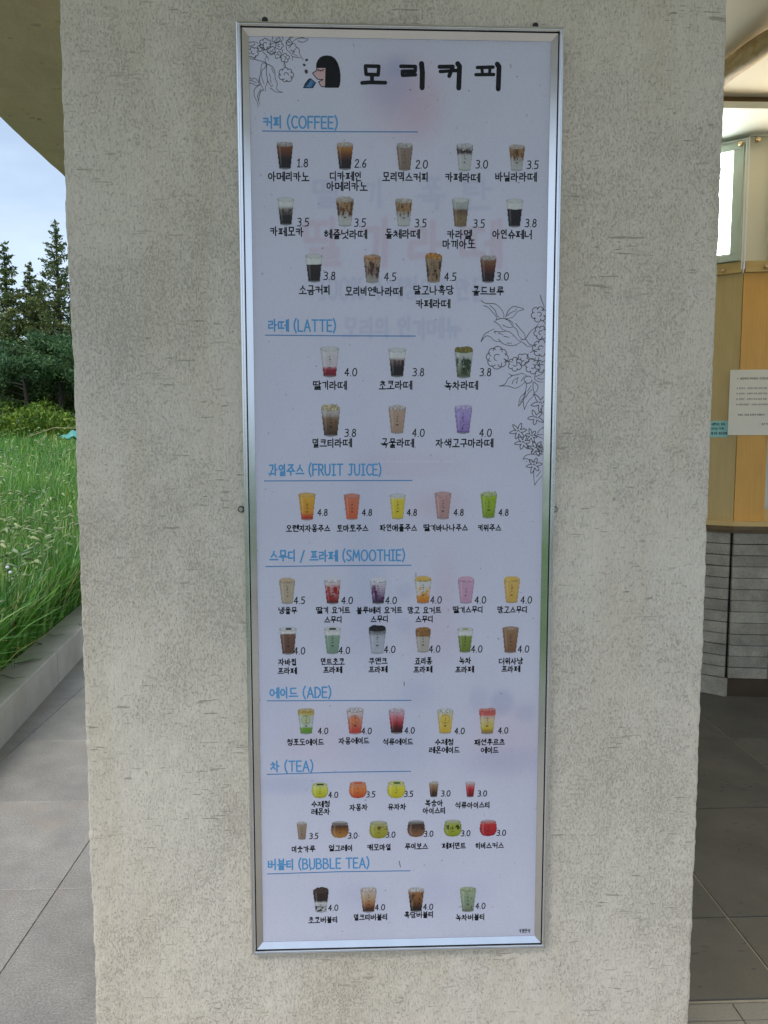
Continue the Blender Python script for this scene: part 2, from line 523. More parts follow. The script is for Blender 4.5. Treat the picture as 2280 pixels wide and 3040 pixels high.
# far hill
t_ = np.linspace(0, 1, 40)
hv, hf = [], []
for i, q in enumerate(t_):
    ang = math.radians(-75 + 75*q)
    R_ = 150
    x, y = R_*math.sin(ang), R_*math.cos(ang)
    zt = 12.0 + 3.5*float(fnoise(np.array(q*9), np.array(2.0)))
    hv += [(x, y, 0), (x, y, zt*0.7), (x*1.12, y*1.12, zt+1.5), (x*1.4, y*1.4, 0)]
for i in range(39):
    for k in range(3):
        q = i*4+k
        hf.append((q, q+4, q+5, q+1))
me = bpy.data.meshes.new('hills'); me.from_pydata(hv, [], hf); me.update()
tag(link('hills', me, M['hill'], None, True), kind='structure')

# ---- paving left and in front
pav = MB().box(-1.9, 6.5, -7.0, 0.366, -0.10, -0.012)
pav.box(-1.9, -0.325, 0.366, 9.0, -0.10, -0.012)
paving = pav.build('paving', M['grout'])
tag(paving, kind='structure')
def tile_mesh(nm, lx, ly, th=0.03):
    mb = MB()
    b = 0.0015
    P = [(0, 0, -th), (lx, 0, -th), (lx, ly, -th), (0, ly, -th),
         (0, 0, -b), (lx, 0, -b), (lx, ly, -b), (0, ly, -b),
         (b, b, 0), (lx-b, b, 0), (lx-b, ly-b, 0), (b, ly-b, 0)]
    F = [(0, 1, 5, 4), (1, 2, 6, 5), (2, 3, 7, 6), (3, 0, 4, 7), (4, 5, 9, 8), (5, 6, 10, 9), (6, 7, 11, 10), (7, 4, 8, 11), (8, 9, 10, 11)]
    me = bpy.data.meshes.new(nm)
    me.from_pydata(P, [], F); me.update()
    return me
tile_cache = {}
def put_tile(name, parent, mat, x0, x1, y0, y1, z):
    key = (mat.name, round(x1-x0, 3), round(y1-y0, 3))
    if key not in tile_cache:
        me = tile_mesh(name, x1-x0, y1-y0)
        me.materials.append(mat)
        tile_cache[key] = me
    o = bpy.data.objects.new(name, tile_cache[key])
    COL.objects.link(o)
    o.parent = parent
    o.location = (x0, y0, z)
    o.rotation_euler = (random.uniform(-.0006, .0006), random.uniform(-.0006, .0006), 0)
    return o
G = 0.0014
ys_l = [-6.62+0.63*k for k in range(12)] + [0.937, 1.553, 2.188, 2.827, 3.46, 4.10, 4.73, 5.36, 6.0, 6.63, 7.26]
ys_l = [0.937-0.63*k for k in range(11, 0, -1)] + ys_l[12:]
xs_l = [-1.90, -1.42, -0.768, -0.325]
for i in range(len(ys_l)-1):
    for j in range(3):
        if ys_l[i] < 0.3 and j == 2:
            continue
        put_tile('paving_slab', paving, M['granite'], xs_l[j]+G, xs_l[j+1]-G, ys_l[i]+G, ys_l[i+1]-G, 0.0)
xs_r = [-0.768, -0.116, 0.536, 1.188, 1.84, 2.492, 3.144, 3.8]
ys_r = [y for y in ys_l if y < 0.31] + [0.366]
for i in range(len(ys_r)-1):
    for j in range(7):
        if ys_r[i] < -4.2: continue
        last = (i == len(ys_r)-2)
        y1_ = ys_r[i+1]
        put_tile('paving_slab', paving, M['threshold'], xs_r[j]+G, xs_r[j+1]-G, ys_r[i]+G, y1_-G, -0.004)

# ---- dark floor beside the counter
fl = MB().box(-0.33, 6.5, 0.368, 9.0, -0.10, -0.004).build('floor', M['grout_light'])
tag(fl, kind='structure')
xs_f = [-0.33, 0.648-0.70+0.70, 1.349, 2.05, 2.751, 3.452, 4.15]
ys_f = [0.372, 0.712, 1.40, 2.11, 2.81, 3.51, 4.21, 4.91]
GF = 0.003
for i in range(len(ys_f)-1):
    for j in range(len(xs_f)-1):
        if ys_f[i] < 0.5 and xs_f[j+1] < 1: continue
        put_tile('floor_tile', fl, M['basalt'], xs_f[j]+GF, xs_f[j+1]-GF, ys_f[i]+GF, ys_f[i+1]-GF, 0.0)

# ---- ceilings
CZ = 3.15
yy = np.linspace(-1.9, 9.0, 130)
xe = -1.645 + 0.016*(fnoise(yy*1.7, yy*0+3)-0.5) + 0.010*(fnoise(yy*9, yy*0+8)-0.5)
cv, cf = [], []
for i, y in enumerate(yy):
    cv += [(xe[i], y, CZ), (0.35, y, CZ), (0.35, y, CZ+0.22), (xe[i]+0.004, y, CZ+0.22), (xe[i]-0.003, y, CZ+0.03)]
for i in range(len(yy)-1):
    q = i*5
    cf += [(q, q+5, q+6, q+1), (q+1, q+6, q+7, q+2), (q+2, q+7, q+8, q+3), (q+3, q+8, q+9, q+4), (q+4, q+9, q+5, q)]
cf += [(0, 1, 2, 3, 4), tuple((len(yy)-1)*5+k for k in (4, 3, 2, 1, 0))]
me = bpy.data.meshes.new('soffit'); me.from_pydata(cv, [], cf); me.update()
tag(link('soffit', me, M['soffit']), kind='structure')
tag(MB().box(0.352, 3.75, -1.9, 9.0, CZ, CZ+0.22).build('ceiling', M['cream']), kind='structure')

# ================================================================== PILLAR
def pillar():
    x0, x1, y0, y1, r = -0.322, 0.912, 0.020, 0.62, 0.006
    per = []
    def seg(a, b, n):
        for k in range(n):
            per.append((a[0]+(b[0]-a[0])*k/n, a[1]+(b[1]-a[1])*k/n))
    seg((x0+r, y0), (x1-r, y0), 200)
    for k in range(5):
        th = -PI/2+PI/2*k/5
        per.append((x1-r+r*math.cos(th), y0+r+r*math.sin(th)))
    seg((x1, y0+r), (x1, y1), 60)
    seg((x1, y1), (x0, y1), 20)
    seg((x0, y1), (x0, y0+r), 60)
    for k in range(5):
        th = PI+PI/2*k/5
        per.append((x0+r+r*math.cos(th), y0+r+r*math.sin(th)))
    per = np.array(per)
    n = len(per)
    nz = 520
    z = np.linspace(-0.02, CZ+0.002, nz)
    tan = np.roll(per, -1, 0)-np.roll(per, 1, 0)
    nrm = np.stack([tan[:, 1], -tan[:, 0]], -1)
    nrm /= np.linalg.norm(nrm, axis=1)[:, None]
    s = np.cumsum(np.linalg.norm(np.roll(per, -1, 0)-per, axis=1))
    S, Z = np.meshgrid(s, z, indexing='ij')
    d = 0.0030*(fnoise(S*9, Z*5, 3)-0.5) + 0.0030*(fnoise(S*70+9, Z*45, 2)-0.5)
    edge = np.exp(-((S-s[200])/0.02)**2)+np.exp(-((S-s[-3])/0.02)**2)+np.exp(-(S/0.02)**2)
    d = d + edge*0.0022*(fnoise(Z*60, Z*0+4, 3)-0.55) + edge*0.004*(fnoise(Z*3.1, S*0+1, 2)-0.5)+edge*0.0012*(vnoise(Z*150, Z*0+7)-0.5)
    X = per[:, 0][:, None] + nrm[:, 0][:, None]*d
    Y = per[:, 1][:, None] + nrm[:, 1][:, None]*d
    V = np.stack([X, Y, Z], -1).reshape(-1, 3)
    ii, jj = np.meshgrid(np.arange(n), np.arange(nz-1), indexing='ij')
    a = (ii*nz+jj).ravel()
    b = (((ii+1) % n)*nz+jj).ravel()
    me = np_mesh('pillar', V, np.stack([a, b, b+1, a+1], -1))
    o = link('pillar', me, M['stucco'], None, True)
    tag(o, 'wide rough grey stucco pillar the menu board hangs on', 'pillar')
pillar()

# ================================================================== MENU BOARD
W_, ZT, ZB = 0.600, 2.2102, 0.4180     # outer rim at y = 0
def frame_side(k, prof):
    """swept along one side with mitred ends; prof: (inset, y)"""
    x0, x1, z0, z1 = 0.0, W_, ZB, ZT
    v = []
    for ins, y in prof:
        c = [(x0+ins, z0+ins), (x1-ins, z0+ins), (x1-ins, z1-ins), (x0+ins, z1-ins)]
        a, b = c[k], c[(k+1) % 4]
        v += [(a[0], y, a[1]), (b[0], y, b[1])]
    f = [(2*i, 2*i+1, 2*i+3, 2*i+2) for i in range(len(prof)-1)]
    return v, f
board = empty('menu_board', (W_/2, 0.02, ZB), 'tall framed drinks menu poster hanging on the rough grey pillar', 'menu board')
rim = [(0, 0.021), (0, 0.0035), (0.0007, 0.0012), (0.0018, 0.0003), (0.0036, 0.0), (0.0042, 0.0016), (0.0050, 0.0018), (0.0056, 0.0004),
       (0.0070, 0.0), (0.0080, 0.0005), (0.0086, 0.0018), (0.0087, 0.0110)]
bev = [(0.0102, 0.0100), (0.0103, 0.0036), (0.0110, 0.0030), (0.0220, 0.0096), (0.0222, 0.0106)]
for k in range(4):
    v, f = frame_side(k, rim)
    MB().add(v, f).build('frame_rail', M['alu'], board)
    v, f = frame_side(k, bev)
    MB().add(v, f).build('bevel_strip', M['alu_in'], board)
MB().box(0.004, W_-0.004, 0.0115, 0.0195, ZB+0.004, ZT-0.004).build('back_panel', M['black'], board)

YS = 0.0108
def S(px, py, y=YS):
    """point of the sheet seen at (px, py) of the photograph"""
    d = ray(px, py)
    t = (y-CAM[1])/d.y
    return CAM[0]+t*d.x, CAM[2]+t*d.z
K = 1.3743
# ---- stroke letters (a rounded marker hand)
def circ(cx, cy, rx, ry, n=12, a0=0, a1=2*PI):
    return [(cx+rx*math.cos(a0+(a1-a0)*i/n), cy+ry*math.sin(a0+(a1-a0)*i/n)) for i in range(n+1)]
GI = [(0.05, 0.93), (0.95, 0.95), (0.82, 0.0)]
CONS = {
 'ㄱ': [GI], 'ㄴ': [[(0.05, 1), (0.05, 0.08), (1, 0.12)]], 'ㄷ': [[(0.95, 0.97), (0.05, 0.95), (0.05, 0.05), (1, 0.08)]],
 'ㄹ': [[(0.05, 0.97), (0.92, 1), (0.92, 0.55), (0.08, 0.5), (0.05, 0.02), (1, 0.06)]],
 'ㅁ': [[(0.05, 0.95), (0.95, 0.97), (0.9, 0.05), (0.1, 0.03), (0.05, 0.97)]],
 'ㅂ': [[(0.08, 1), (0.1, 0.04), (0.92, 0.04), (0.94, 1)], [(0.1, 0.52), (0.92, 0.52)]],
 'ㅅ': [[(0.55, 1), (0.42, 0.45), (0.0, 0.02)], [(0.48, 0.62), (1, 0.02)]],
 'ㅇ': [circ(0.5, 0.5, 0.45, 0.47)],
 'ㅈ': [[(0.05, 0.95), (0.95, 0.97), (0.5, 0.45), (0.0, 0.0)], [(0.55, 0.5), (1, 0.02)]],
 'ㅊ': [[(0.35, 1.05), (0.62, 1.0)], [(0.05, 0.76), (0.95, 0.78), (0.5, 0.38), (0.0, 0.0)], [(0.55, 0.42), (1, 0.0)]],
 'ㅋ': [GI, [(0.05, 0.5), (0.88, 0.52)]],
 'ㅌ': [[(0.95, 0.98), (0.05, 0.96), (0.05, 0.04), (1, 0.07)], [(0.08, 0.5), (0.9, 0.52)]],
 'ㅍ': [[(0.02, 0.95), (0.98, 0.97)], [(0.3, 0.95), (0.32, 0.06)], [(0.7, 0.95), (0.68, 0.06)], [(0, 0.04), (1, 0.06)]],
 'ㅎ': [[(0.35, 1.05), (0.65, 1.02)], [(0.02, 0.76), (0.98, 0.78)], circ(0.5, 0.28, 0.32, 0.28)],
}
def dbl(c):
    return [[(x*0.46, y) for x, y in p] for p in CONS[c]] + [[(0.54+x*0.46, y) for x, y in p] for p in CONS[c]]
for d_, b_ in (('ㄲ', 'ㄱ'), ('ㄸ', 'ㄷ'), ('ㅃ', 'ㅂ'), ('ㅆ', 'ㅅ'), ('ㅉ', 'ㅈ')): CONS[d_] = dbl(b_)
INI = 'ㄱㄲㄴㄷㄸㄹㅁㅂㅃㅅㅆㅇㅈㅉㅊㅋㅌㅍㅎ'
MED = 'ㅏㅐㅑㅒㅓㅔㅕㅖㅗㅘㅙㅚㅛㅜㅝㅞㅟㅠㅡㅢㅣ'
FIN = ['', 'ㄱ', 'ㄲ', 'ㄳ', 'ㄴ', 'ㄵ', 'ㄶ', 'ㄷ', 'ㄹ', 'ㄺ', 'ㄻ', 'ㄼ', 'ㄽ', 'ㄾ', 'ㄿ', 'ㅀ', 'ㅁ', 'ㅂ', 'ㅄ', 'ㅅ', 'ㅆ', 'ㅇ', 'ㅈ', 'ㅊ', 'ㅋ', 'ㅌ', 'ㅍ', 'ㅎ']
VV = {  # vertical vowels in a unit box; second value: relative width
 'ㅏ': ([[(0.25, 1), (0.25, 0)], [(0.25, 0.52), (0.95, 0.52)]], 0.30),
 'ㅐ': ([[(0.05, 0.95), (0.05, 0.05)], [(0.05, 0.5), (0.85, 0.5)], [(0.85, 1), (0.85, 0)]], 0.32),
 'ㅑ': ([[(0.25, 1), (0.25, 0)], [(0.25, 0.65), (0.95, 0.65)], [(0.25, 0.38), (0.95, 0.38)]], 0.30),
 'ㅓ': ([[(0.75, 1), (0.75, 0)], [(0.0, 0.5), (0.75, 0.5)]], 0.28),
 'ㅔ': ([[(0.5, 0.95), (0.5, 0.05)], [(0.0, 0.5), (0.5, 0.5)], [(0.98, 1), (0.98, 0)]], 0.36),
 'ㅕ': ([[(0.75, 1), (0.75, 0)], [(0.0, 0.65), (0.75, 0.65)], [(0, 0.38), (0.75, 0.38)]], 0.28),
 'ㅖ': ([[(0.5, 0.95), (0.5, 0.05)], [(0.0, 0.62), (0.5, 0.62)], [(0.0, 0.38), (0.5, 0.38)], [(0.98, 1), (0.98, 0)]], 0.36),
 'ㅣ': ([[(0.4, 1), (0.4, 0)]], 0.16),
}
HV = {
 'ㅗ': [[(0.5, 1), (0.5, 0.1)], [(0, 0.1), (1, 0.12)]], 'ㅛ': [[(0.33, 1), (0.33, 0.1)], [(0.67, 1), (0.67, 0.1)], [(0, 0.1), (1, 0.12)]],
 'ㅜ': [[(0, 0.95), (1, 0.97)], [(0.5, 0.95), (0.5, 0)]], 'ㅠ': [[(0, 0.95), (1, 0.97)], [(0.33, 0.95), (0.3, 0)], [(0.67, 0.95), (0.67, 0)]],
 'ㅡ': [[(0, 0.5), (1, 0.53)]],
}
CV = {'ㅘ': ('ㅗ', 'ㅏ'), 'ㅙ': ('ㅗ', 'ㅐ'), 'ㅚ': ('ㅗ', 'ㅣ'), 'ㅝ': ('ㅜ', 'ㅓ'), 'ㅞ': ('ㅜ', 'ㅔ'), 'ㅟ': ('ㅜ', 'ㅣ'), 'ㅢ': ('ㅡ', 'ㅣ')}
def box_(paths, x0, x1, y0, y1):
    return [[(x0+x*(x1-x0), y0+y*(y1-y0)) for x, y in p] for p in paths]
def hangul(ch):
    c = ord(ch)-0xAC00
    i, m, f = INI[c//588], MED[(c % 588)//28], FIN[c % 28]
    out = []
    wide = 0.12 if i in 'ㄲㄸㅃㅆㅉ' else 0.0
    if m in VV:
        vp, vw = VV[m]
        iw = 0.46+wide
        xv = iw+0.09
        if f:
            out += box_(CONS[i], 0.02, iw, 0.52, 0.95) + box_(vp, xv, xv+vw, 0.40, 1.04)
            out += box_(CONS[f], 0.16, xv+vw*0.8, 0.0, 0.33)
        else:
            out += box_(CONS[i], 0.0, iw-0.02, 0.22, 0.84) + box_(vp, xv, xv+vw, -0.02, 1.02)
        return out, xv+vw+0.17
    if m in HV:
        wd = 0.84+wide*0.5
        if f:
            if m == 'ㅡ':
                out += box_(CONS[i], 0.16, wd-0.16, 0.60, 1.02) + box_(HV[m], 0, wd, 0.40, 0.50)
            else:
                out += box_(CONS[i], 0.18, wd-0.18, 0.68, 1.04) + box_(HV[m], 0, wd, 0.38, 0.60)
            out += box_(CONS[f], 0.16, wd-0.16, -0.04, 0.29)
        else:
            if m == 'ㅡ':
                out += box_(CONS[i], 0.14, wd-0.14, 0.36, 0.92) + box_(HV[m], 0, wd, 0.08, 0.18)
            else:
                out += box_(CONS[i], 0.14, wd-0.14, 0.50, 0.98) + box_(HV[m], 0, wd, 0.02, 0.40)
        return out, wd+0.15
    h, v = CV[m]
    vp, vw = VV[v]
    if f:
        out += box_(CONS[i], 0.05, 0.46, 0.62, 1.0) + box_(HV[h], 0.0, 0.52, 0.38, 0.56)
        out += box_(vp, 0.60, 0.60+vw, 0.36, 1.04) + box_(CONS[f], 0.16, 0.8, 0, 0.28)
    else:
        out += box_(CONS[i], 0.05, 0.46, 0.50, 0.95) + box_(HV[h], 0.0, 0.54, 0.10, 0.40)
        out += box_(vp, 0.60, 0.60+vw, -0.02, 1.02)
    return out, 0.76+vw
LAT = {
 'A': ([[(0, 0), (0.3, 1), (0.6, 0)], [(0.12, 0.35), (0.5, 0.35)]], 0.6),
 'B': ([[(0, 0), (0, 1), (0.35, 0.97), (0.45, 0.78), (0.35, 0.56), (0, 0.53)], [(0.3, 0.53), (0.52, 0.4), (0.5, 0.12), (0.3, 0.0), (0, 0)]], 0.55),
 'C': ([circ(0.32, 0.5, 0.32, 0.5, 10, 0.9, 2*PI-0.9)], 0.5),
 'D': ([[(0, 0), (0, 1), (0.3, 0.95), (0.52, 0.7), (0.52, 0.3), (0.3, 0.04), (0, 0)]], 0.55),
 'E': ([[(0.46, 1), (0, 1), (0, 0), (0.46, 0)], [(0, 0.52), (0.4, 0.52)]], 0.46),
 'F': ([[(0.48, 1), (0, 1), (0, 0)], [(0, 0.52), (0.4, 0.52)]], 0.46),
 'H': ([[(0, 1), (0, 0)], [(0.5, 1), (0.5, 0)], [(0, 0.5), (0.5, 0.5)]], 0.5),
 'I': ([[(0.2, 1), (0.2, 0)], [(0.02, 1), (0.38, 1)], [(0.02, 0), (0.38, 0)]], 0.4),
 'J': ([[(0.1, 1), (0.5, 1)], [(0.34, 1), (0.34, 0.2), (0.22, 0.0), (0.02, 0.08)]], 0.5),
 'L': ([[(0, 1), (0, 0), (0.45, 0)]], 0.45),
 'M': ([[(0, 0), (0.1, 1), (0.35, 0.3), (0.6, 1), (0.7, 0)]], 0.7),
 'O': ([circ(0.34, 0.5, 0.34, 0.5, 14)], 0.68),
 'R': ([[(0, 0), (0, 1), (0.35, 0.97), (0.46, 0.75), (0.35, 0.52), (0, 0.5)], [(0.2, 0.5), (0.5, 0)]], 0.5),
 'S': ([[(0.46, 0.88), (0.28, 1), (0.06, 0.9), (0.04, 0.68), (0.24, 0.52), (0.44, 0.36), (0.44, 0.12), (0.24, 0), (0.0, 0.12)]], 0.48),
 'T': ([[(0, 1), (0.6, 1)], [(0.3, 1), (0.3, 0)]], 0.6),
 'U': ([[(0, 1), (0, 0.25), (0.12, 0.03), (0.26, 0), (0.42, 0.05), (0.52, 0.25), (0.52, 1)]], 0.54),
 '(': ([[(0.22, 1.12), (0.06, 0.8), (0.02, 0.5), (0.06, 0.2), (0.22, -0.12)]], 0.24),
 ')': ([[(0, 1.12), (0.16, 0.8), (0.2, 0.5), (0.16, 0.2), (0, -0.12)]], 0.24),
 '/': ([[(0, -0.1), (0.4, 1.0)]], 0.42), '-': ([[(0.05, 0.5), (0.45, 0.5)]], 0.5), '.': ([[(0.03, 0.02), (0.05, 0.02)]], 0.10),
 ',': ([[(0.05, 0.04), (0.0, -0.12)]], 0.12), '%': ([circ(0.15, 0.8, 0.15, 0.2, 8), circ(0.6, 0.2, 0.15, 0.2, 8), [(0.1, 0), (0.62, 1)]], 0.75),
 '0': ([circ(0.27, 0.5, 0.27, 0.5, 14)], 0.55), '1': ([[(0, 0.8), (0.18, 1), (0.18, 0)], [(0.02, 0), (0.34, 0)]], 0.36),
 '2': ([[(0.03, 0.8), (0.2, 1), (0.42, 0.94), (0.46, 0.7), (0.02, 0), (0.5, 0)]], 0.5),
 '3': ([[(0.02, 0.95), (0.3, 1), (0.45, 0.82), (0.38, 0.6), (0.16, 0.54), (0.4, 0.48), (0.48, 0.25), (0.34, 0.02), (0, 0.03)]], 0.5),
 '4': ([[(0.36, 0), (0.36, 1), (0, 0.33), (0.54, 0.33)]], 0.56),
 '5': ([[(0.44, 1), (0.06, 1), (0.04, 0.58), (0.32, 0.6), (0.46, 0.38), (0.38, 0.06), (0.0, 0.0)]], 0.48),
 '6': ([[(0.4, 1), (0.12, 0.65), (0.02, 0.3), (0.14, 0.03), (0.36, 0.03), (0.48, 0.28), (0.36, 0.5), (0.08, 0.42)]], 0.5),
 '7': ([[(0, 1), (0.46, 1), (0.18, 0)]], 0.48),
 '8': ([circ(0.24, 0.77, 0.18, 0.23, 10), circ(0.24, 0.27, 0.23, 0.27, 12)], 0.5),
 '9': ([[(0.44, 0.6), (0.2, 0.5), (0.02, 0.72), (0.18, 0.98), (0.42, 0.92), (0.46, 0.6), (0.4, 0.0)]], 0.5),
}
def layout(text, gap=0.11):
    """(paths, width) with letter height 1"""
    x, out = 0.0, []
    for ch in text:
        if ch == ' ':
            x += 0.42; continue
        if 0xAC00 <= ord(ch) <= 0xD7A3:
            p, wd = hangul(ch)
            jy = random.uniform(-0.03, 0.03)
        elif ch in LAT:
            p, wd = LAT[ch]
            wd += 0.19
            jy = 0.0
        else:
            continue
        out += [[(x+a_, b_+jy) for a_, b_ in q] for q in p]
        x += wd
    return out, x-gap

class Print:
    """flat ink on a plane: strokes as ribbons with round joints, each a hair proud of the last"""
    def __init__(s, to3):
        s.to3, s.v, s.f, s.k = to3, [], [], 0
    def lift(s):
        s.k = (s.k+1) % 61
        return 0.00002+s.k*0.000003
    def quad(s, pts):
        n = len(s.v); z = s.lift()
        s.v += [s.to3(p[0], p[1], z) for p in pts]
        s.f.append(tuple(range(n, n+len(pts))))
    def stroke(s, pts, wd, n=8, w1=None):
        m = len(pts)
        for i in range(m):
            r = (wd+((w1 if w1 is not None else wd)-wd)*i/max(1, m-1))/2
            x, y = pts[i]
            s.quad([(x+r*math.cos(2*PI*k/n), y+r*math.sin(2*PI*k/n)) for k in range(n)])
            if i < m-1:
                x2, y2 = pts[i+1]
                dx, dy = x2-x, y2-y
                L = math.hypot(dx, dy)
                if L < 1e-7: continue
                r2 = (wd+((w1 if w1 is not None else wd)-wd)*(i+1)/max(1, m-1))/2
                nx, ny_ = -dy/L, dx/L
                s.quad([(x+nx*r, y+ny_*r), (x-nx*r, y-ny_*r), (x2-nx*r2, y2-ny_*r2), (x2+nx*r2, y2+ny_*r2)])
    def text(s, txt, cx, cy, h, wd, align='c', width=None, slant=0.0):
        P, tw = layout(txt)
        sx = h if width is None else width/tw
        x0 = cx-(tw*sx/2 if align == 'c' else 0)
        for p in P:
            s.stroke([(x0+a_*sx+slant*b_*h, cy+(b_-0.5)*h) for a_, b_ in p], wd)
    def poly(s, pts):
        z = s.lift()
        n = len(s.v)
        s.v += [s.to3(p[0], p[1], z) for p in pts]
        for t in tessellate_polygon([[Vector((p[0], p[1], 0)) for p in pts]]):
            s.f.append((n+t[0], n+t[1], n+t[2]))
    def build(s, name, mat, parent, label=None):
        me = bpy.data.meshes.new(name)
        me.from_pydata(s.v, [], s.f); me.update()
        # all ink faces outwards
        o = link(name, me, mat, parent)
        if label: o['label'] = label
        return o
on_sheet = lambda x, z, l: (x, YS-l, z)

# ---- the paper with the older poster showing faintly through it
sx0, sz1 = S(700, 60); sx1, sz0 = W_, ZB
sx0, sx1, sz0, sz1 = 0.021, W_-0.021, ZB+0.021, ZT-0.021
NX, NZ = 300, 930
gx_ = np.linspace(sx0, sx1, NX); gz_ = np.linspace(sz0, sz1, NZ)
SX, SZ = np.meshgrid(gx_, gz_, indexing='ij')
base = np.zeros((NX, NZ, 3)); base[:] = (0.66, 0.655, 0.77)
def gauss(px, py, rx, ry, soft=1.0, rot=0.0):
    """soft-edged ellipse in photo pixels -> mask"""
    cx, cz = S(px, py)
    ax_, _ = S(px+rx, py); _, az_ = S(px, py-ry)
    a_, b_ = abs(ax_-cx), abs(az_-cz)
    c_, s_ = math.cos(rot), math.sin(rot)
    u = ((SX-cx)*c_+(SZ-cz)*s_)/a_; v = (-(SX-cx)*s_+(SZ-cz)*c_)/b_
    r = np.sqrt(u*u+v*v)
    return 1/(1+np.exp((r-1)*9/soft))
def tint(mask, col, k):
    global base
    base = base*(1-(mask*k)[..., None]) + np.array(col)*(mask*k)[..., None]
PINK, BLUE, ROSE = (0.62, 0.40, 0.50), (0.33, 0.39, 0.60), (0.60, 0.33, 0.42)
for (px, py, rx, ry, so, col, k) in [
    (1200, 290, 105, 120, 2, PINK, 0.42), (1160, 250, 70, 70, 2, BLUE, 0.35), (1180, 200, 30, 28, 2, BLUE, 0.35), (1250, 330, 50, 80, 3, ROSE, 0.2),
    (1080, 1560, 60, 220, 3, BLUE, 0.18), (1210, 1380, 160, 40, 2, PINK, 0.16), (1290, 1500, 70, 40, 3, ROSE, 0.26), (1320, 1740, 34, 90, 3, ROSE, 0.24),
    (1290, 1890, 70, 60, 3, ROSE, 0.20), (1090, 1800, 50, 140, 3, BLUE, 0.22), (1200, 1755, 24, 24, 2, BLUE, 0.25), (1200, 1855, 24, 24, 2, BLUE, 0.22),
    (1490, 2085, 34, 36, 1.2, BLUE, 0.42), (1420, 2075, 26, 36, 2, BLUE, 0.26), (1560, 2115, 30, 24, 2, BLUE, 0.3), (1500, 2200, 120, 100, 2, PINK, 0.26),
    (1500, 2260, 120, 40, 2, BLUE, 0.26), (1160, 2210, 120, 80, 2.4, BLUE, 0.24), (950, 2200, 110, 70, 3, PINK, 0.22), (860, 2330, 100, 26, 2, BLUE, 0.3),
    (1060, 2660, 60, 36, 3, BLUE, 0.20), (1280, 2650, 40, 50, 3, BLUE, 0.18), (1400, 2650, 60, 40, 3, BLUE, 0.16), (820, 2100, 60, 140, 3, BLUE, 0.14),
    (1240, 2060, 50, 40, 2.5, BLUE, 0.22)]:
    tint(gauss(px, py, rx, ry, so), col, k)
ph = (SX-0.3)*3.3
edge = (SZ > S(1060, 1368)[1]-0.004) & (SZ < S(1060, 1368)[1]) & (SX > S(1120, 1368)[0]) & (SX < S(1350, 1368)[0])
base[edge] = base[edge]*1.06
def ghost(txt, px0, px1, py, hpx, col, k, wpx):
    """old lettering, blurred by the paper over it"""
    global base
    P, tw = layout(txt)
    xa, zc = S(px0, py); xb, _ = S(px1, py)
    _, zt_ = S(px0, py-hpx/2)
    h = 2*(zt_-zc); wr = h*wpx/hpx/2
    mask = np.zeros((NX, NZ))
    sx = (xb-xa)/tw
    for p in P:
        q = [(xa+a_*sx, zc+(b_-0.5)*h) for a_, b_ in p]
        for (x0, z0), (x1, z1) in zip(q[:-1], q[1:]):
            i0 = max(0, int((min(x0, x1)-0.01-sx0)/(sx1-sx0)*NX)); i1 = min(NX, int((max(x0, x1)+0.01-sx0)/(sx1-sx0)*NX)+1)
            j0 = max(0, int((min(z0, z1)-0.01-sz0)/(sz1-sz0)*NZ)); j1 = min(NZ, int((max(z0, z1)+0.01-sz0)/(sz1-sz0)*NZ)+1)
            if i1 <= i0 or j1 <= j0: continue
            X_, Z_ = SX[i0:i1, j0:j1], SZ[i0:i1, j0:j1]
            dx, dz = x1-x0, z1-z0
            L2 = dx*dx+dz*dz+1e-12
            t = np.clip(((X_-x0)*dx+(Z_-z0)*dz)/L2, 0, 1)
            d = np.hypot(X_-x0-t*dx, Z_-z0-t*dz)
            mask[i0:i1, j0:j1] = np.maximum(mask[i0:i1, j0:j1], 1/(1+np.exp((d-wr)/0.0010)))
    tint(mask, col, k)
ghost('딸 기', 930, 1140, 572, 80, BLUE, 0.25, 13)
ghost('폭 탄', 1240, 1462, 575, 84, BLUE, 0.24, 13)
ghost('딸 기 라 떼', 905, 1490, 722, 130, ROSE, 0.30, 20)
ghost('100% 수제청으로 만든', 950, 1440, 856, 62, BLUE, 0.30, 9)
ghost('모리의 인기메뉴', 1020, 1368, 972, 56, BLUE, 0.32, 9)
# mottled tone of the sheet, darker towards the rim
rr = np.minimum(np.minimum(SX-sx0, sx1-SX), np.minimum(SZ-sz0, sz1-SZ))
base *= (1-0.10*np.exp(-rr/0.006))[..., None]
base *= (1-0.03*(fnoise(SX*18, SZ*9, 4)))[..., None]
V = np.stack([SX, np.full_like(SX, YS), SZ], -1).reshape(-1, 3)
ii, jj = np.meshgrid(np.arange(NX-1), np.arange(NZ-1), indexing='ij')
a = (ii*NZ+jj).ravel()
sheet = link('menu_sheet', np_mesh('menu_sheet', V, np.stack([a, a+NZ, a+NZ+1, a+1], -1), base.reshape(-1, 3)), M['sheet'], board)

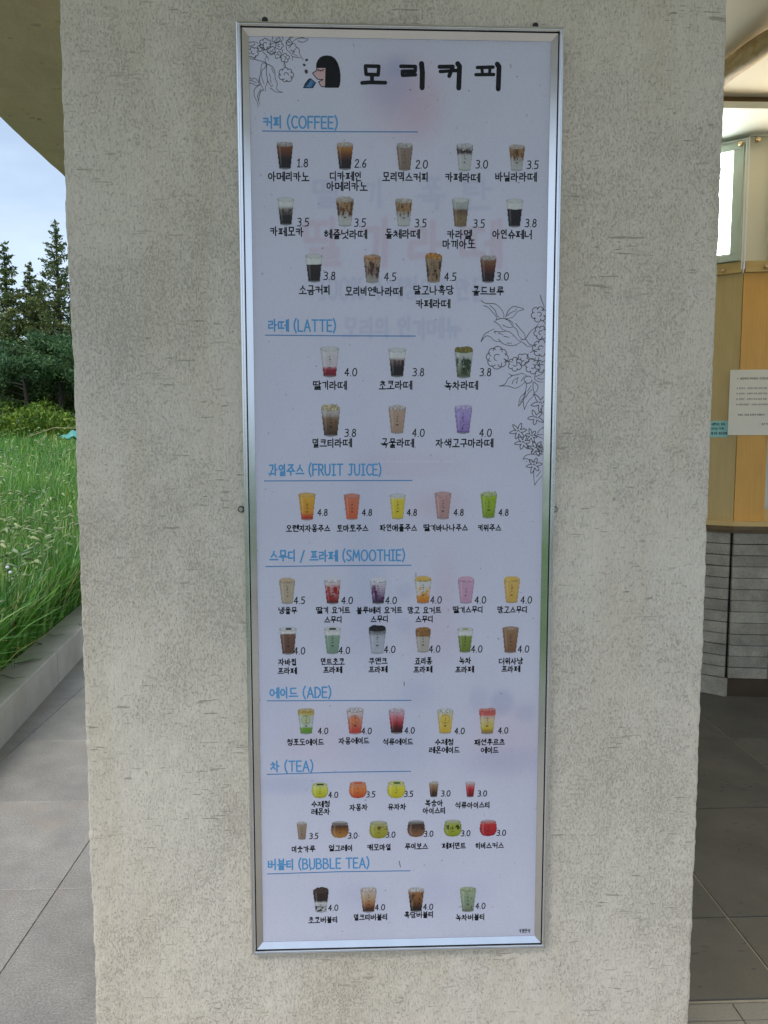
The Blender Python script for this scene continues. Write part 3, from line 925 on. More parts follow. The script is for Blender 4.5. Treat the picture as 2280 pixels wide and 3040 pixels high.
# ---- items: (cup x, top, bottom, price, price x, price y, [(name, x, y)...], recipe)   main-view units
W1, CR, BK, BR = (0.62, 0.62, 0.60), (0.55, 0.44, 0.33), (0.012, 0.008, 0.008), (0.10, 0.035, 0.012)
ICE = (0.42, 0.36, 0.30)
R = dict
items = [
 (615, 303, 366, '1.8', 654, 352, [('아메리카노', 624, 381)], R(st=[(0, BK), (.4, (.02, .01, .01)), (.62, (.10, .03, .012)), (.85, (.17, .06, .02)), (1, (.2, .1, .05))], top='ice')),
 (745, 304, 367, '2.6', 779, 353, [('디카페인', 747, 381), ('아메리카노', 750, 402)], R(st=[(0, BK), (.35, (.025, .012, .01)), (.6, (.16, .05, .012)), (.85, (.36, .16, .03)), (1, (.4, .24, .1))], top='ice')),
 (874, 306, 369, '2.0', 911, 355, [('모리믹스커피', 876, 382)], R(st=[(0, (.21, .145, .11)), (1, (.27, .2, .155))], top='ice', logo=1)),
 (1004, 306, 370, '3.0', 1041, 355, [('카페라떼', 1000, 383)], R(st=[(0, (.46, .48, .45)), (.5, (.47, .47, .48)), (1, (.4, .38, .38))], top='ice', sw=((.06, .035, .03), .60, .95, .62), logo=1)),
 (1117, 309, 370, '3.5', 1151, 356, [('바닐라라떼', 1115, 382)], R(st=[(0, (.46, .46, .44)), (.45, (.4, .38, .36)), (.65, (.3, .16, .06)), (1, (.34, .19, .08))], top='ice', sw=((.12, .05, .015), .35, 1, .5), logo=1)),
 (617, 425, 487, '3.5', 655, 480, [('카페모카', 620, 500)], R(st=[(0, BK), (.35, (.02, .014, .012)), (.62, (.26, .22, .2)), (.75, W1), (1, W1)], top='foam', sw=((.03, .015, .012), .35, .66, .5))),
 (745, 422, 490, '3.5', 778, 481, [('헤즐넛라떼', 747, 506)], R(st=[(0, (.5, .5, .48)), (.42, (.42, .4, .38)), (.62, (.3, .17, .07)), (1, (.4, .25, .12))], top='ice', sw=((.10, .04, .012), .3, 1, .5), logo=1)),
 (872, 425, 490, '3.5', 909, 482, [('돌체라떼', 870, 505)], R(st=[(0, (.5, .5, .48)), (.42, (.42, .4, .38)), (.62, (.3, .17, .07)), (1, (.4, .25, .12))], top='ice', sw=((.10, .04, .012), .3, 1, .5), logo=1)),
 (995, 426, 491, '3.5', 1035, 483, [('카라멜', 993, 506), ('마끼아또', 992, 527)], R(st=[(0, (.2, .13, .06)), (.3, (.24, .16, .08)), (.58, (.13, .075, .04)), (.68, (.36, .36, .34)), (1, (.42, .43, .42))], top='foam', logo=.6)),
 (1112, 428, 491, '3.8', 1147, 482, [('아인슈페너', 1107, 506)], R(st=[(0, BK), (.66, BK), (.68, W1), (1, W1)], top='foam')),
 (678, 547, 610, '3.8', 712, 596, [('소금커피', 680, 626)], R(st=[(0, BK), (.66, (.025, .012, .012)), (.68, W1), (1, W1)], top='foam')),
 (804, 547, 612, '4.5', 843, 598, [('모리비엔나라떼', 808, 629)], R(st=[(0, (.36, .33, .3)), (.4, (.22, .15, .12)), (.7, (.3, .2, .13)), (1, (.42, .26, .14))], top='ice', tc=(.42, .2, .07), sw=((.07, .025, .012), .1, .9, .5), logo=1)),
 (937, 546, 611, '4.5', 973, 598, [('달고나흑당', 937, 627), ('카페라떼', 936, 656)], R(st=[(0, (.28, .18, .1)), (.8, (.26, .17, .09)), (1, (.36, .24, .14))], top='chunk', tc=(.48, .22, .05), sw=((.04, .018, .01), .0, .85, .5), logo=1)),
 (1055, 549, 611, '3.0', 1086, 597, [('콜드브루', 1055, 628)], R(st=[(0, BK), (.3, (.03, .01, .008)), (.6, (.12, .03, .012)), (1, (.24, .12, .06))], top='ice')),
 (712, 747, 815, '4.0', 758, 804, [('딸기라떼', 713, 832)], R(st=[(0, (.16, .01, .02)), (.22, (.26, .015, .035)), (.30, (.5, .2, .24)), (.36, (.56, .5, .52)), (1, (.6, .56, .57))], top='foam', logo=1)),
 (858, 750, 815, '3.8', 904, 804, [('초코라떼', 855, 832)], R(st=[(0, (.014, .01, .01)), (.36, (.02, .012, .012)), (.6, (.22, .15, .13)), (.72, W1), (1, W1)], top='foam', sw=((.025, .012, .012), .3, .66, .5))),
 (1002, 747, 817, '3.8', 1049, 804, [('녹차라떼', 997, 832)], R(st=[(0, (.10, .11, .06)), (.35, (.2, .23, .16)), (.7, (.4, .42, .38)), (1, (.5, .5, .45))], top='chunk', tc=(.2, .17, .04), sw=((.03, .05, .02), .0, .75, .55), logo=1)),
 (714, 872, 943, '3.8', 757, 935, [('밀크티라떼', 718, 957)], R(st=[(0, (.05, .03, .02)), (.3, (.12, .07, .035)), (.6, (.22, .13, .07)), (.75, (.38, .33, .3)), (1, (.5, .48, .46))], top='chunk', tc=(.5, .42, .26), sw=((.08, .04, .02), .1, .66, .3), logo=1)),
 (858, 872, 937, '4.0', 904, 935, [('곡물라떼', 859, 957)], R(st=[(0, (.38, .25, .18)), (1, (.46, .32, .24))], top='ice', logo=1)),
 (1001, 871, 937, '4.0', 1049, 935, [('자색고구마라떼', 1004, 957)], R(st=[(0, (.13, .08, .26)), (.08, (.28, .19, .46)), (1, (.42, .33, .62))], top='ice', tc=(.5, .42, .66), dots=1, logo=1)),
 (663, 1063, 1124, '4.8', 697, 1107, [('오렌지자몽주스', 666, 1141)], R(st=[(0, (.42, .04, .02)), (.12, (.5, .07, .03)), (.28, (.62, .27, .03)), (1, (.66, .38, .05))], top='flat', logo=1)),
 (760, 1065, 1123, '4.8', 793, 1107, [('토마토주스', 762, 1141)], R(st=[(0, (.58, .12, .05)), (1, (.58, .18, .1))], top='flat', logo=1)),
 (859, 1065, 1122, '4.8', 890, 1107, [('파인애플주스', 861, 1140)], R(st=[(0, (.62, .48, .03)), (.82, (.64, .52, .06)), (.9, (.62, .6, .4)), (1, (.6, .6, .5))], top='foam', logo=1)),
 (957, 1061, 1122, '4.8', 991, 1107, [('딸기바나나주스', 963, 1140)], R(st=[(0, (.42, .25, .24)), (1, (.5, .29, .27))], top='flat', dots=.4, logo=1)),
 (1056, 1059, 1120, '4.8', 1088, 1107, [('키위주스', 1058, 1140)], R(st=[(0, (.2, .3, .02)), (1, (.33, .46, .04))], top='ice', tc=(.42, .48, .2), dots=.7, logo=1)),
 (620, 1247, 1305, '4.5', 647, 1297, [('냉율무', 622, 1319)], R(st=[(0, (.42, .35, .25)), (1, (.46, .38, .28))], top='cream', tc=(.5, .38, .26), logo=1)),
 (718, 1245, 1305, '4.0', 750, 1297, [('딸기 요거트', 720, 1318), ('스무디', 720, 1338)], R(st=[(0, (.08, .01, .012)), (.2, (.3, .05, .05)), (.75, (.55, .4, .4)), (1, (.62, .6, .6))], top='cream', tc=(.62, .6, .62), sw=((.32, .015, .02), .05, .8, .52), logo=1)),
 (817, 1246, 1305, '4.0', 845, 1297, [('블루베리 요거트', 820, 1318), ('스무디', 820, 1337)], R(st=[(0, (.02, .01, .02)), (.2, (.1, .06, .12)), (.75, (.5, .42, .5)), (1, (.62, .6, .64))], top='cream', tc=(.62, .6, .64), sw=((.09, .01, .09), .05, .85, .5), logo=1)),
 (914, 1243, 1304, '4.0', 942, 1296, [('망고 요거트', 917, 1318), ('스무디', 917, 1337)], R(st=[(0, (.55, .16, .02)), (.3, (.62, .28, .03)), (.6, (.62, .36, .08)), (.7, (.58, .56, .52)), (1, (.6, .6, .6))], top='cream', tc=(.62, .42, .12), sw=((.6, .6, .58), .25, .7, .55), logo=1)),
 (1007, 1244, 1304, '4.0', 1038, 1296, [('딸기스무디', 1011, 1317)], R(st=[(0, (.52, .3, .42)), (1, (.56, .34, .46))], top='cream', tc=(.58, .36, .47), logo=1)),
 (1106, 1244, 1303, '4.0', 1137, 1296, [('망고스무디', 1107, 1317)], R(st=[(0, (.58, .36, .08)), (1, (.64, .42, .12))], top='cream', tc=(.66, .44, .12), logo=1)),
 (622, 1353, 1414, '4.0', 647, 1406, [('자바칩', 621, 1430), ('프라페', 621, 1449)], R(st=[(0, (.12, .06, .045)), (.78, (.18, .095, .07)), (.82, W1), (1, W1)], top='foam', tc=(.02, .02, .02), logo=1)),
 (718, 1353, 1413, '4.0', 744, 1405, [('민트초코', 719, 1429), ('프라페', 719, 1447)], R(st=[(0, (.18, .27, .2)), (.72, (.24, .34, .25)), (.76, W1), (1, W1)], top='foam', tc=(.02, .02, .02), logo=1)),
 (815, 1350, 1413, '4.0', 842, 1403, [('쿠앤크', 817, 1428), ('프라페', 817, 1446)], R(st=[(0, (.42, .43, .5)), (.7, (.4, .41, .46)), (.82, (.2, .2, .22)), (1, (.1, .1, .1))], top='chunk', tc=(.015, .015, .018), dots=.3, logo=1)),
 (914, 1354, 1410, '4.0', 939, 1402, [('죠리퐁', 915, 1428), ('프라페', 914, 1446)], R(st=[(0, (.42, .38, .33)), (.68, (.44, .4, .35)), (.72, (.24, .12, .04)), (1, (.28, .15, .05))], top='chunk', tc=(.3, .15, .05), logo=1)),
 (1005, 1354, 1410, '4.0', 1030, 1402, [('녹차', 1005, 1427), ('프라페', 1004, 1446)], R(st=[(0, (.14, .19, .03)), (.68, (.22, .28, .06)), (.74, W1), (1, W1)], top='foam', tc=(.3, .34, .14), logo=1)),
 (1103, 1352, 1411, '4.0', 1131, 1402, [('더위사냥', 1104, 1428), ('프라페', 1104, 1445)], R(st=[(0, (.2, .1, .05)), (1, (.3, .17, .09))], top='flat', tc=(.42, .28, .18), logo=1)),
 (661, 1527, 1586, '4.0', 698, 1579, [('청포도에이드', 660, 1603)], R(st=[(0, (.12, .26, .03)), (.22, (.16, .3, .05)), (.28, (.44, .5, .44)), (.72, (.46, .48, .46)), (.84, (.44, .38, .1)), (1, (.46, .34, .08))], top='ice', tc=(.46, .34, .1), disc=((.42, .46, .22), -.05, .52), logo=1)),
 (767, 1525, 1586, '4.0', 792, 1579, [('자몽에이드', 765, 1600)], R(st=[(0, (.46, .04, .03)), (.3, (.5, .12, .07)), (.6, (.52, .26, .2)), (.8, (.54, .42, .42)), (1, (.5, .42, .44))], top='ice', disc=((.6, .18, .06), -.1, .5), logo=1)),
 (857, 1527, 1585, '4.0', 885, 1578, [('석류에이드', 860, 1602)], R(st=[(0, (.03, .01, .015)), (.22, (.08, .01, .015)), (.45, (.36, .04, .05)), (.68, (.5, .14, .17)), (1, (.54, .4, .46))], top='ice', tc=(.54, .42, .48), logo=1)),
 (962, 1527, 1585, '4.0', 993, 1579, [('수제청', 960, 1603), ('레몬에이드', 960, 1620)], R(st=[(0, (.58, .38, .04)), (.5, (.62, .45, .1)), (1, (.52, .5, .4))], top='ice', disc=((.64, .46, .06), 0, .55), logo=1)),
 (1053, 1526, 1586, '4.0', 1087, 1578, [('패션후르츠', 1058, 1603), ('에이드', 1058, 1620)], R(st=[(0, (.3, .18, .06)), (.1, (.34, .22, .04)), (.2, (.54, .42, .04)), (.6, (.56, .46, .26)), (.72, (.5, .36, .3)), (.8, (.52, .1, .08)), (1, (.54, .12, .1))], top='ice', tc=(.55, .12, .1), logo=1)),
 (691, 1689, 1724, '4.0', 720, 1717, [('수제청', 693, 1737), ('레몬차', 693, 1753)], R(round=1, st=[(0, (.42, .40, .02)), (.7, (.56, .56, .08)), (1, (.5, .52, .4))], top='leaf', tc=(.02, .05, .02), logo=.8)),
 (773, 1686, 1724, '3.5', 801, 1716, [('자몽차', 775, 1744)], R(round=1, st=[(0, (.5, .06, .02)), (.5, (.6, .18, .05)), (1, (.56, .24, .12))], top='leaf', tc=(.5, .1, .05), logo=.8)),
 (856, 1685, 1724, '3.5', 883, 1715, [('유자차', 858, 1743)], R(round=1, st=[(0, (.5, .42, .02)), (.7, (.6, .55, .05)), (1, (.5, .52, .4))], top='leaf', tc=(.03, .12, .04), logo=.8)),
 (937, 1686, 1722, '3.0', 963, 1714, [('복숭아', 938, 1735), ('아이스티', 938, 1751)], R(st=[(0, (.03, .015, .015)), (.3, (.08, .035, .02)), (.6, (.22, .12, .06)), (1, (.4, .3, .2))], top='ice', w=.8, logo=.7)),
 (1016, 1686, 1722, '3.0', 1042, 1714, [('석류아이스티', 1021, 1739)], R(st=[(0, (.12, .01, .015)), (.5, (.4, .02, .03)), (.7, (.5, .1, .1)), (1, (.5, .36, .38))], top='ice', w=.8, logo=.7)),
 (652, 1773, 1814, '3.5', 678, 1806, [('미숫가루', 656, 1834)], R(st=[(0, (.25, .18, .13)), (1, (.32, .23, .16))], top='ice', w=.75, logo=1)),
 (734, 1772, 1810, '3.0', 762, 1805, [('얼그레이', 736, 1832)], R(round=1, st=[(0, (.4, .2, .05)), (.4, (.26, .11, .03)), (.8, (.07, .03, .02)), (1, (.4, .38, .38))], top='glass', logo=.8)),
 (818, 1771, 1811, '3.0', 844, 1803, [('캐모마일', 819, 1830)], R(round=1, st=[(0, (.3, .28, .02)), (.7, (.36, .34, .06)), (1, (.4, .4, .3))], top='glass', sw=((.14, .09, .04), .45, .8, .45), logo=.8)),
 (899, 1770, 1808, '3.0', 926, 1801, [('루이보스', 900, 1828)], R(round=1, st=[(0, (.24, .11, .06)), (.5, (.14, .07, .04)), (.85, (.05, .025, .02)), (1, (.36, .34, .34))], top='glass', sw=((.02, .015, .015), .4, .7, .5), logo=.8)),
 (978, 1769, 1807, '3.0', 1006, 1800, [('페퍼민트', 981, 1827)], R(round=1, st=[(0, (.26, .3, .02)), (.8, (.34, .38, .06)), (1, (.4, .42, .3))], top='glass', sw=((.02, .03, .01), .4, .85, .5), logo=.8)),
 (1055, 1769, 1806, '3.0', 1083, 1799, [('히비스커스', 1058, 1826)], R(round=1, st=[(0, (.34, .015, .025)), (.8, (.5, .03, .03)), (1, (.44, .3, .3))], top='glass', sw=((.04, .01, .01), .3, .6, .4), logo=.8)),
 (693, 1916, 1971, '4.0', 720, 1961, [('초코버블티', 698, 1987)], R(st=[(0, (.5, .5, .5)), (.22, (.4, .4, .4)), (.4, (.5, .5, .5)), (.5, (.03, .02, .02)), (1, (.04, .025, .02))], top='chunk', tc=(.06, .04, .035), pearls=1, logo=.7)),
 (796, 1914, 1971, '4.0', 821, 1960, [('밀크티버블티', 801, 1981)], R(st=[(0, (.05, .02, .015)), (.14, (.08, .03, .02)), (.35, (.32, .14, .06)), (.6, (.42, .29, .18)), (1, (.48, .4, .36))], top='ice', tc=(.5, .42, .38), logo=1)),
 (899, 1914, 1970, '4.0', 925, 1959, [('흑당버블티', 905, 1976)], R(st=[(0, (.015, .012, .01)), (.2, (.03, .02, .012)), (.3, (.15, .06, .02)), (.85, (.28, .13, .05)), (1, (.5, .46, .42))], top='ice', tc=(.5, .48, .46), sw=((.05, .02, .01), .2, .85, .5))),
 (1011, 1913, 1970, '4.0', 1038, 1957, [('녹차버블티', 1016, 1981)], R(st=[(0, (.12, .14, .09)), (.12, (.2, .24, .16)), (.7, (.27, .34, .22)), (1, (.34, .4, .26))], top='ice', tc=(.32, .38, .2), dots=.8, logo=1)),
]
LOGO = [(0.0, .64), (0.03, .56), (-0.02, .49), (0.03, .42), (-.02, .49)]
def cup_mesh(x, yt, yb, r, seed):
    """picture of a filled glass, painted vertex by vertex on a fine grid"""
    rnd = seed*13.7
    cx, zt = S(x*K, yt*K); _, zb = S(x*K, yb*K)
    H = zt-zb
    ar = 0.0
    rnd_glass = r.get('round')
    hw = (0.56 if rnd_glass else 0.285)*H*(1.0/0.93)*(1.0 if not r.get('w') else r['w']*1.18)
    if rnd_glass: hw = 0.50*H
    nx, nz = 34, 62
    u = np.linspace(-1.06, 1.06, nx); v = np.linspace(-0.02, 1.0, nz)
    U, V = np.meshgrid(u, v, indexing='ij')
    ell = 0.085 if not rnd_glass else 0.12
    topv = 0.90 if r['top'] in ('ice', 'cream', 'chunk') else 0.945
    if rnd_glass: topv = 0.90
    rimc = topv-ell*0.5
    if rnd_glass:
        wv = np.interp(V, [0, .04, .12, .3, .45, .7, .9, 1], [.30, .55, .78, .98, 1.0, .93, .84, .84])
    else:
        wv = np.interp(V, [0, .03, .06, topv, 1], [.58, .66, .69, 1.0, 1.0])
    q = U/wv
    bow = 0.035*(1-np.clip(q, -1, 1)**2)
    vv = (V-0.0+bow*0.0)
    inside = (np.abs(q) <= 1) & (V >= 0.02-bow*0.8) & (V <= rimc)
    rim = ((U/1.0)**2/(wv*wv*0+ (0.84 if rnd_glass else 1.0)**2) + ((V-rimc)/ell)**2) <= 1
    n1 = fnoise(U*3+rnd, V*7+rnd, 3); n2 = fnoise(U*7+rnd+5, V*13+rnd, 3); n3 = vnoise(U*12+rnd, V*26)
    lev = np.clip((V-0.05)/(rimc-0.05) + 0.05*(n1-0.5) + 0.02*(n2-0.5), 0, 1)
    st = r['st']
    col = np.stack([np.interp(lev, [s_[0] for s_ in st], [s_[1][c] for s_ in st]) for c in range(3)], -1)
    col *= (0.90+0.2*n2)[..., None]
    if 'sw' in r:
        c2, lo, hi, am = r['sw']
        stre = fnoise(U*4.5+rnd+2, V*5.5+3*n1+rnd, 3)
        mk = np.clip((stre-(1-am)*0.98)*9, 0, 1)*np.clip((lev-lo)*9, 0, 1)*np.clip((hi-lev)*9, 0, 1)
        col = col*(1-mk[..., None])+np.array(c2)*mk[..., None]
    if 'disc' in r:
        c2, du, dv = r['disc']
        dd = np.hypot((U-du)/0.55, (V-dv)/0.17)
        mk = np.clip((1-dd)*8, 0, 1)*0.8
        col = col*(1-mk[..., None])+np.array(c2)*mk[..., None]
        ring = np.exp(-((dd-0.95)/0.07)**2)*0.5
        col = col*(1-ring[..., None])
    if r.get('pearls'):
        pz = np.clip((vnoise(U*8+3, V*22)-0.5)*9, 0, 1)*(lev < 0.24)
        col = col*(1-pz[..., None])+0.02*pz[..., None]
    if r.get('dots'):
        dz = np.clip((vnoise(U*10+rnd, V*24)-0.82)*14, 0, 1)*r['dots']*(lev < .9)
        col = col*(1-0.8*dz[..., None])
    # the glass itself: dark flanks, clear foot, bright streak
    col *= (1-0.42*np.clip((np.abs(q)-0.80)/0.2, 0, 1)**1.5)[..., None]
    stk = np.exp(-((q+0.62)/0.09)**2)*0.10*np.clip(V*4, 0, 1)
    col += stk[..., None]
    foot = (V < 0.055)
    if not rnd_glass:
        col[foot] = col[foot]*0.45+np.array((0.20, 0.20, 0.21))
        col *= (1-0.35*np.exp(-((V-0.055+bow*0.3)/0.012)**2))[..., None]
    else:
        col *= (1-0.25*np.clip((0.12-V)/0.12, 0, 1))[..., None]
    if r.get('logo'):
        for k_, lv in enumerate((.66, .58, .50, .42, .30)):
            wd_ = 0.14 if k_ == 4 else 0.085
            hh = 0.026 if k_ == 4 else 0.016
            m_ = (np.abs(U-0.02*(k_ % 2)) < wd_) & (np.abs(V-lv) < hh) & (n3 > 0.25)
            col[m_] = col[m_]*(1-0.85*min(1, r['logo']))+0.01
    # opening
    d = np.sqrt((U/(0.84 if rnd_glass else 1.0))**2+((V-rimc)/ell)**2)
    top = r['top']
    tcol = np.array(r.get('tc', tuple(0.5*c+0.28 for c in st[-1][1])))
    oc = np.zeros_like(col)
    if top in ('foam', 'glass', 'leaf', 'flat'):
        if top == 'flat': oc[:] = np.array(st[-1][1])*0.82+0.08
        elif top == 'foam': oc[:] = (0.56, 0.56, 0.55)
        else: oc[:] = np.array(st[-2][1])*0.75+0.12
        oc *= (0.93+0.12*n2)[..., None]
        if top == 'glass':
            oc[V > rimc] = oc[V > rimc]*0.4+0.26
        if 'tc' in r:
            m_ = (np.abs(U-.05) < .38*(0.5+n1)) & (np.abs(V-rimc-.005) < ell*0.42)
            oc[m_] = tcol
    else:
        f_ = np.clip((n3-0.35)*2.2, 0, 1)
        oc[:] = tcol
        oc = oc*(0.62+0.7*f_)[..., None]
    col = np.where((rim & (d < 1))[..., None], oc, col)
    ringm = np.exp(-((d-0.93)/0.07)**2)
    col = np.where(rim[..., None], col*(1-0.6*ringm[..., None])+0.05*ringm[..., None], col)
    heap = np.zeros_like(inside)
    if top in ('ice', 'cream', 'chunk'):
        lim = {'ice': .93, 'cream': .90, 'chunk': .92}[top]
        hh = rimc+ell*0.6+(1-np.abs(U/0.95)**(2.4))*(0.085 if top != 'ice' else 0.05)
        if top != 'cream': hh = hh+0.05*(vnoise(U*4.5+rnd, U*0+rnd)-0.5)
        else: hh = hh+0.02*(vnoise(U*3+rnd, U*0+rnd)-0.5)
        heap = (V > rimc) & (V < hh) & (np.abs(U) < lim)
        hc = tcol*(0.62+0.75*np.clip((n3-0.3)*1.8, 0, 1))[..., None]
        if top == 'ice': hc = hc*0.72+np.array((0.14, 0.14, 0.145))
        if top == 'cream': hc = tcol*(0.80+0.35*np.abs(np.sin((V*60+U*6+n1*5))))[..., None]
        col = np.where(heap[..., None], hc, col)
    keep = inside | rim | heap
    lift = 0.0003
    P = np.stack([cx+U*hw, np.full_like(U, YS-lift), zb+V*H], -1).reshape(-1, 3)
    ii, jj = np.meshgrid(np.arange(nx-1), np.arange(nz-1), indexing='ij')
    kq = (keep[:-1, :-1].astype(int)+keep[1:, :-1]+keep[:-1, 1:]+keep[1:, 1:]) >= 3
    a = (ii*nz+jj)[kq]
    F = np.stack([a, a+nz, a+nz+1, a+1], -1)
    used = np.unique(F)
    remap = np.zeros(nx*nz, int); remap[used] = np.arange(len(used))
    return np_mesh('drink_picture', P[used], remap[F], np.clip(col.reshape(-1, 3)[used], 0.006, 0.9))

ink = Print(on_sheet); price = Print(on_sheet)
MM = 0.000645          # metres per photo pixel on the sheet
for k_, (x, yt, yb, pr, px, py, names, r) in enumerate(items):
    sec = 0 if yt < 1000 else (1 if yt < 1200 else 2)
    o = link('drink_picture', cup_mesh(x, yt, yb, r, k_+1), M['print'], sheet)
    ph_ = 16.0 if sec == 0 else (13.5 if sec == 1 or yt > 1500 else 15.0)
    if yt > 1650 and yt < 1850: ph_ = 13.0
    X_, Z_ = S(px*K, py*K)
    ink = Print(on_sheet)
    ink.text(pr, X_, Z_, ph_*K*MM, 3.1*MM, slant=0.08)
    ink.build('item_price', M['ink'], sheet)
    ink = Print(on_sheet)
    nh = 17.5 if sec == 0 else 14.0
    for nm, nx_, ny_ in names:
        X_, Z_ = S(nx_*K, ny_*K)
        ink.text(nm, X_, Z_, nh*K*MM, (3.6 if sec == 0 else 3.3)*MM, width=None)
    ink.build('item_name', M['ink'], sheet)
ink = Print(on_sheet)
X_, Z_ = S(1133*K, 2011*K)
ink.text('가맹문의', X_, Z_, 9*K*MM, 1.7*MM, width=27*K*MM)
ink.build('small_caption', M['ink'], sheet)

for txt, x0, x1, y, ux0, uy0, ux1, uy1 in [
    ('커피 (COFFEE)', 569, 731, 263, 567, 283, 902, 285), ('라떼 (LATTE)', 580, 727, 703, 573, 724, 897, 726),
    ('과일주스 (FRUIT JUICE)', 581, 825, 1015, 571, 1039, 890, 1038), ('스무디 / 프라페 (SMOOTHIE)', 583, 876, 1201, 574, 1224, 888, 1221),
    ('에이드 (ADE)', 583, 717, 1497, 577, 1514, 888, 1513), ('차 (TEA)', 585, 678, 1656, 577, 1673, 887, 1666),
    ('버블티 (BUBBLE TEA)', 579, 799, 1868, 578, 1888, 886, 1881)]:
    head = Print(on_sheet); lines = Print(on_sheet)
    xa, z_ = S(x0*K, y*K); xb, _ = S(x1*K, y*K)
    head.text(txt, xa, z_, 23.5*K*MM, 4.8*MM, 'l', width=xb-xa)
    p0, p1 = S(ux0*K, uy0*K), S(ux1*K, uy1*K)
    pm = S((ux0+ux1)/2*K, (uy0*0.3+uy1*0.7)*K)
    lines.stroke([p0, pm, p1], 3.2*MM)
    head.build('heading', M['ink_blue'], sheet)
    lines.build('heading_rule', M['ink_line'], sheet)

# ---- title and the little figure
def zoomS(ox, oy, sc):
    return lambda p: S(ox+p[0]/sc, oy+p[1]/sc)
zA, zB_ = zoomS(680, 40, 2.963), zoomS(1180, 40, 3.19)
title_st = [
    (zA, [(1200, 462), (1318, 465), (1312, 540), (1205, 535), (1200, 462)], 9), (zA, [(1258, 540), (1258, 600)], 10), (zA, [(1170, 611), (1230, 606), (1375, 609)], 9.5),
    (zB_, [(32, 500), (170, 502), (168, 545), (46, 548), (48, 585), (170, 580)], 9), (zB_, [(228, 476), (236, 560), (233, 702)], 13),
    (zB_, [(398, 505), (525, 503), (490, 592)], 10), (zB_, [(405, 550), (510, 543)], 8.5), (zB_, [(530, 540), (580, 540)], 9), (zB_, [(570, 476), (588, 500), (580, 705)], 12.5),
    (zB_, [(756, 512), (906, 508)], 8.5), (zB_, [(798, 515), (806, 575)], 8), (zB_, [(876, 515), (872, 570)], 8), (zB_, [(742, 580), (912, 578)], 8.5), (zB_, [(945, 480), (962, 505), (954, 714)], 12.5)]
for a_, b_ in ((0, 3), (3, 5), (5, 9), (9, 14)):
    ti = Print(on_sheet)
    for zz, pts, wpx in title_st[a_:b_]:
        ti.stroke([zz(p) for p in pts], wpx*MM*1.15, 12)
    ti.build('title_letter', M['ink'], sheet)
zL = zoomS(740, 80, 4.608)
hair = Print(on_sheet)
hair.poly([zL(p) for p in [(914, 562), (916, 505), (935, 455), (970, 415), (1015, 394), (1070, 388), (1125, 398), (1175, 432), (1210, 490), (1235, 560), (1249, 650), (1248, 740), (1238, 800), (1222, 833), (1034, 832), (1042, 562)]])
face = Print(on_sheet)
face.poly([zL(p) for p in [(925, 560), (1042, 560), (1036, 815), (995, 820), (968, 790), (950, 752), (1010, 722), (935, 716), (900, 680), (865, 632), (918, 598)]])
face.build('figure_face', M['skin'], sheet)
for pts, wpx in [([(925, 560), (918, 598), (865, 632), (900, 680), (935, 716), (1010, 720), (950, 752), (968, 790), (995, 820), (1036, 815)], 2.4),
                 ([(935, 580), (960, 594), (1000, 594), (1020, 578)], 2.2), ([(950, 590), (942, 605)], 1.8), ([(975, 595), (972, 610)], 1.8), ([(1000, 593), (1004, 608)], 1.8),
                 ([(835, 705), (908, 765), (870, 832), (740, 832), (790, 760), (835, 705)], 2.4), ([(890, 770), (870, 765)], 1.6), ([(885, 785), (862, 780)], 1.6), ([(878, 800), (856, 795)], 1.6), ([(870, 815), (850, 812)], 1.6)]:
    hair.stroke([zL(p) for p in pts], wpx*MM, 8)
for cx_, cy_ in [(770, 800), (785, 775), (803, 752), (820, 732)]:
    hair.stroke([zL((cx_+16*math.cos(t), cy_+20*math.sin(t))) for t in np.linspace(0, 2*PI, 12)], 1.8*MM, 6)
hair.build('figure_hair', M['ink'], sheet)
cupb = Print(on_sheet)
cupb.poly([zL(p) for p in [(835, 707), (906, 765), (869, 831), (742, 831), (790, 762)]])
cupb.build('figure_cup', M['ink_line'], sheet)
fing = Print(lambda x, z, l: (x, YS-0.00001-l*0.01, z))
bean = Print(on_sheet)
for cx_, cy_, a_, b_, ro in [(785, 452, 22, 17, -.5), (752, 520, 22, 17, .5), (780, 610, 23, 31, -.3)]:
    bean.poly([zL((cx_+a_*math.cos(t)*math.cos(ro)-b_*math.sin(t)*math.sin(ro), cy_+a_*math.cos(t)*math.sin(ro)+b_*math.sin(t)*math.cos(ro))) for t in np.linspace(0, 2*PI, 16)[:-1]])
bean.build('figure_beans', M['bark'], sheet)

# ---- line drawing of coffee branches
art = Print(on_sheet)
def smooth(pts, n=4):
    if len(pts) < 3: return pts
    P = [pts[0]]+list(pts)+[pts[-1]]
    out = []
    for i in range(1, len(P)-2):
        for k in range(n):
            t = k/n
            out.append(tuple(0.5*((2*P[i][c])+(-P[i-1][c]+P[i+1][c])*t+(2*P[i-1][c]-5*P[i][c]+4*P[i+1][c]-P[i+2][c])*t*t+(-P[i-1][c]+3*P[i][c]-3*P[i+1][c]+P[i+2][c])*t**3) for c in (0, 1)))
    return out+[pts[-1]]
def clipstroke(zf, pts, wpx, w1=None):
    q = [zf(p) for p in smooth(pts)]
    run = []
    for p in q:
        if sx0+0.0015 < p[0] < sx1-0.0015 and sz0+.001 < p[1] < sz1-0.001: run.append(p)
        else:
            if len(run) > 1: art.stroke(run, wpx*MM, 6, w1)
            run = []
    if len(run) > 1: art.stroke(run, wpx*MM, 6, w1)
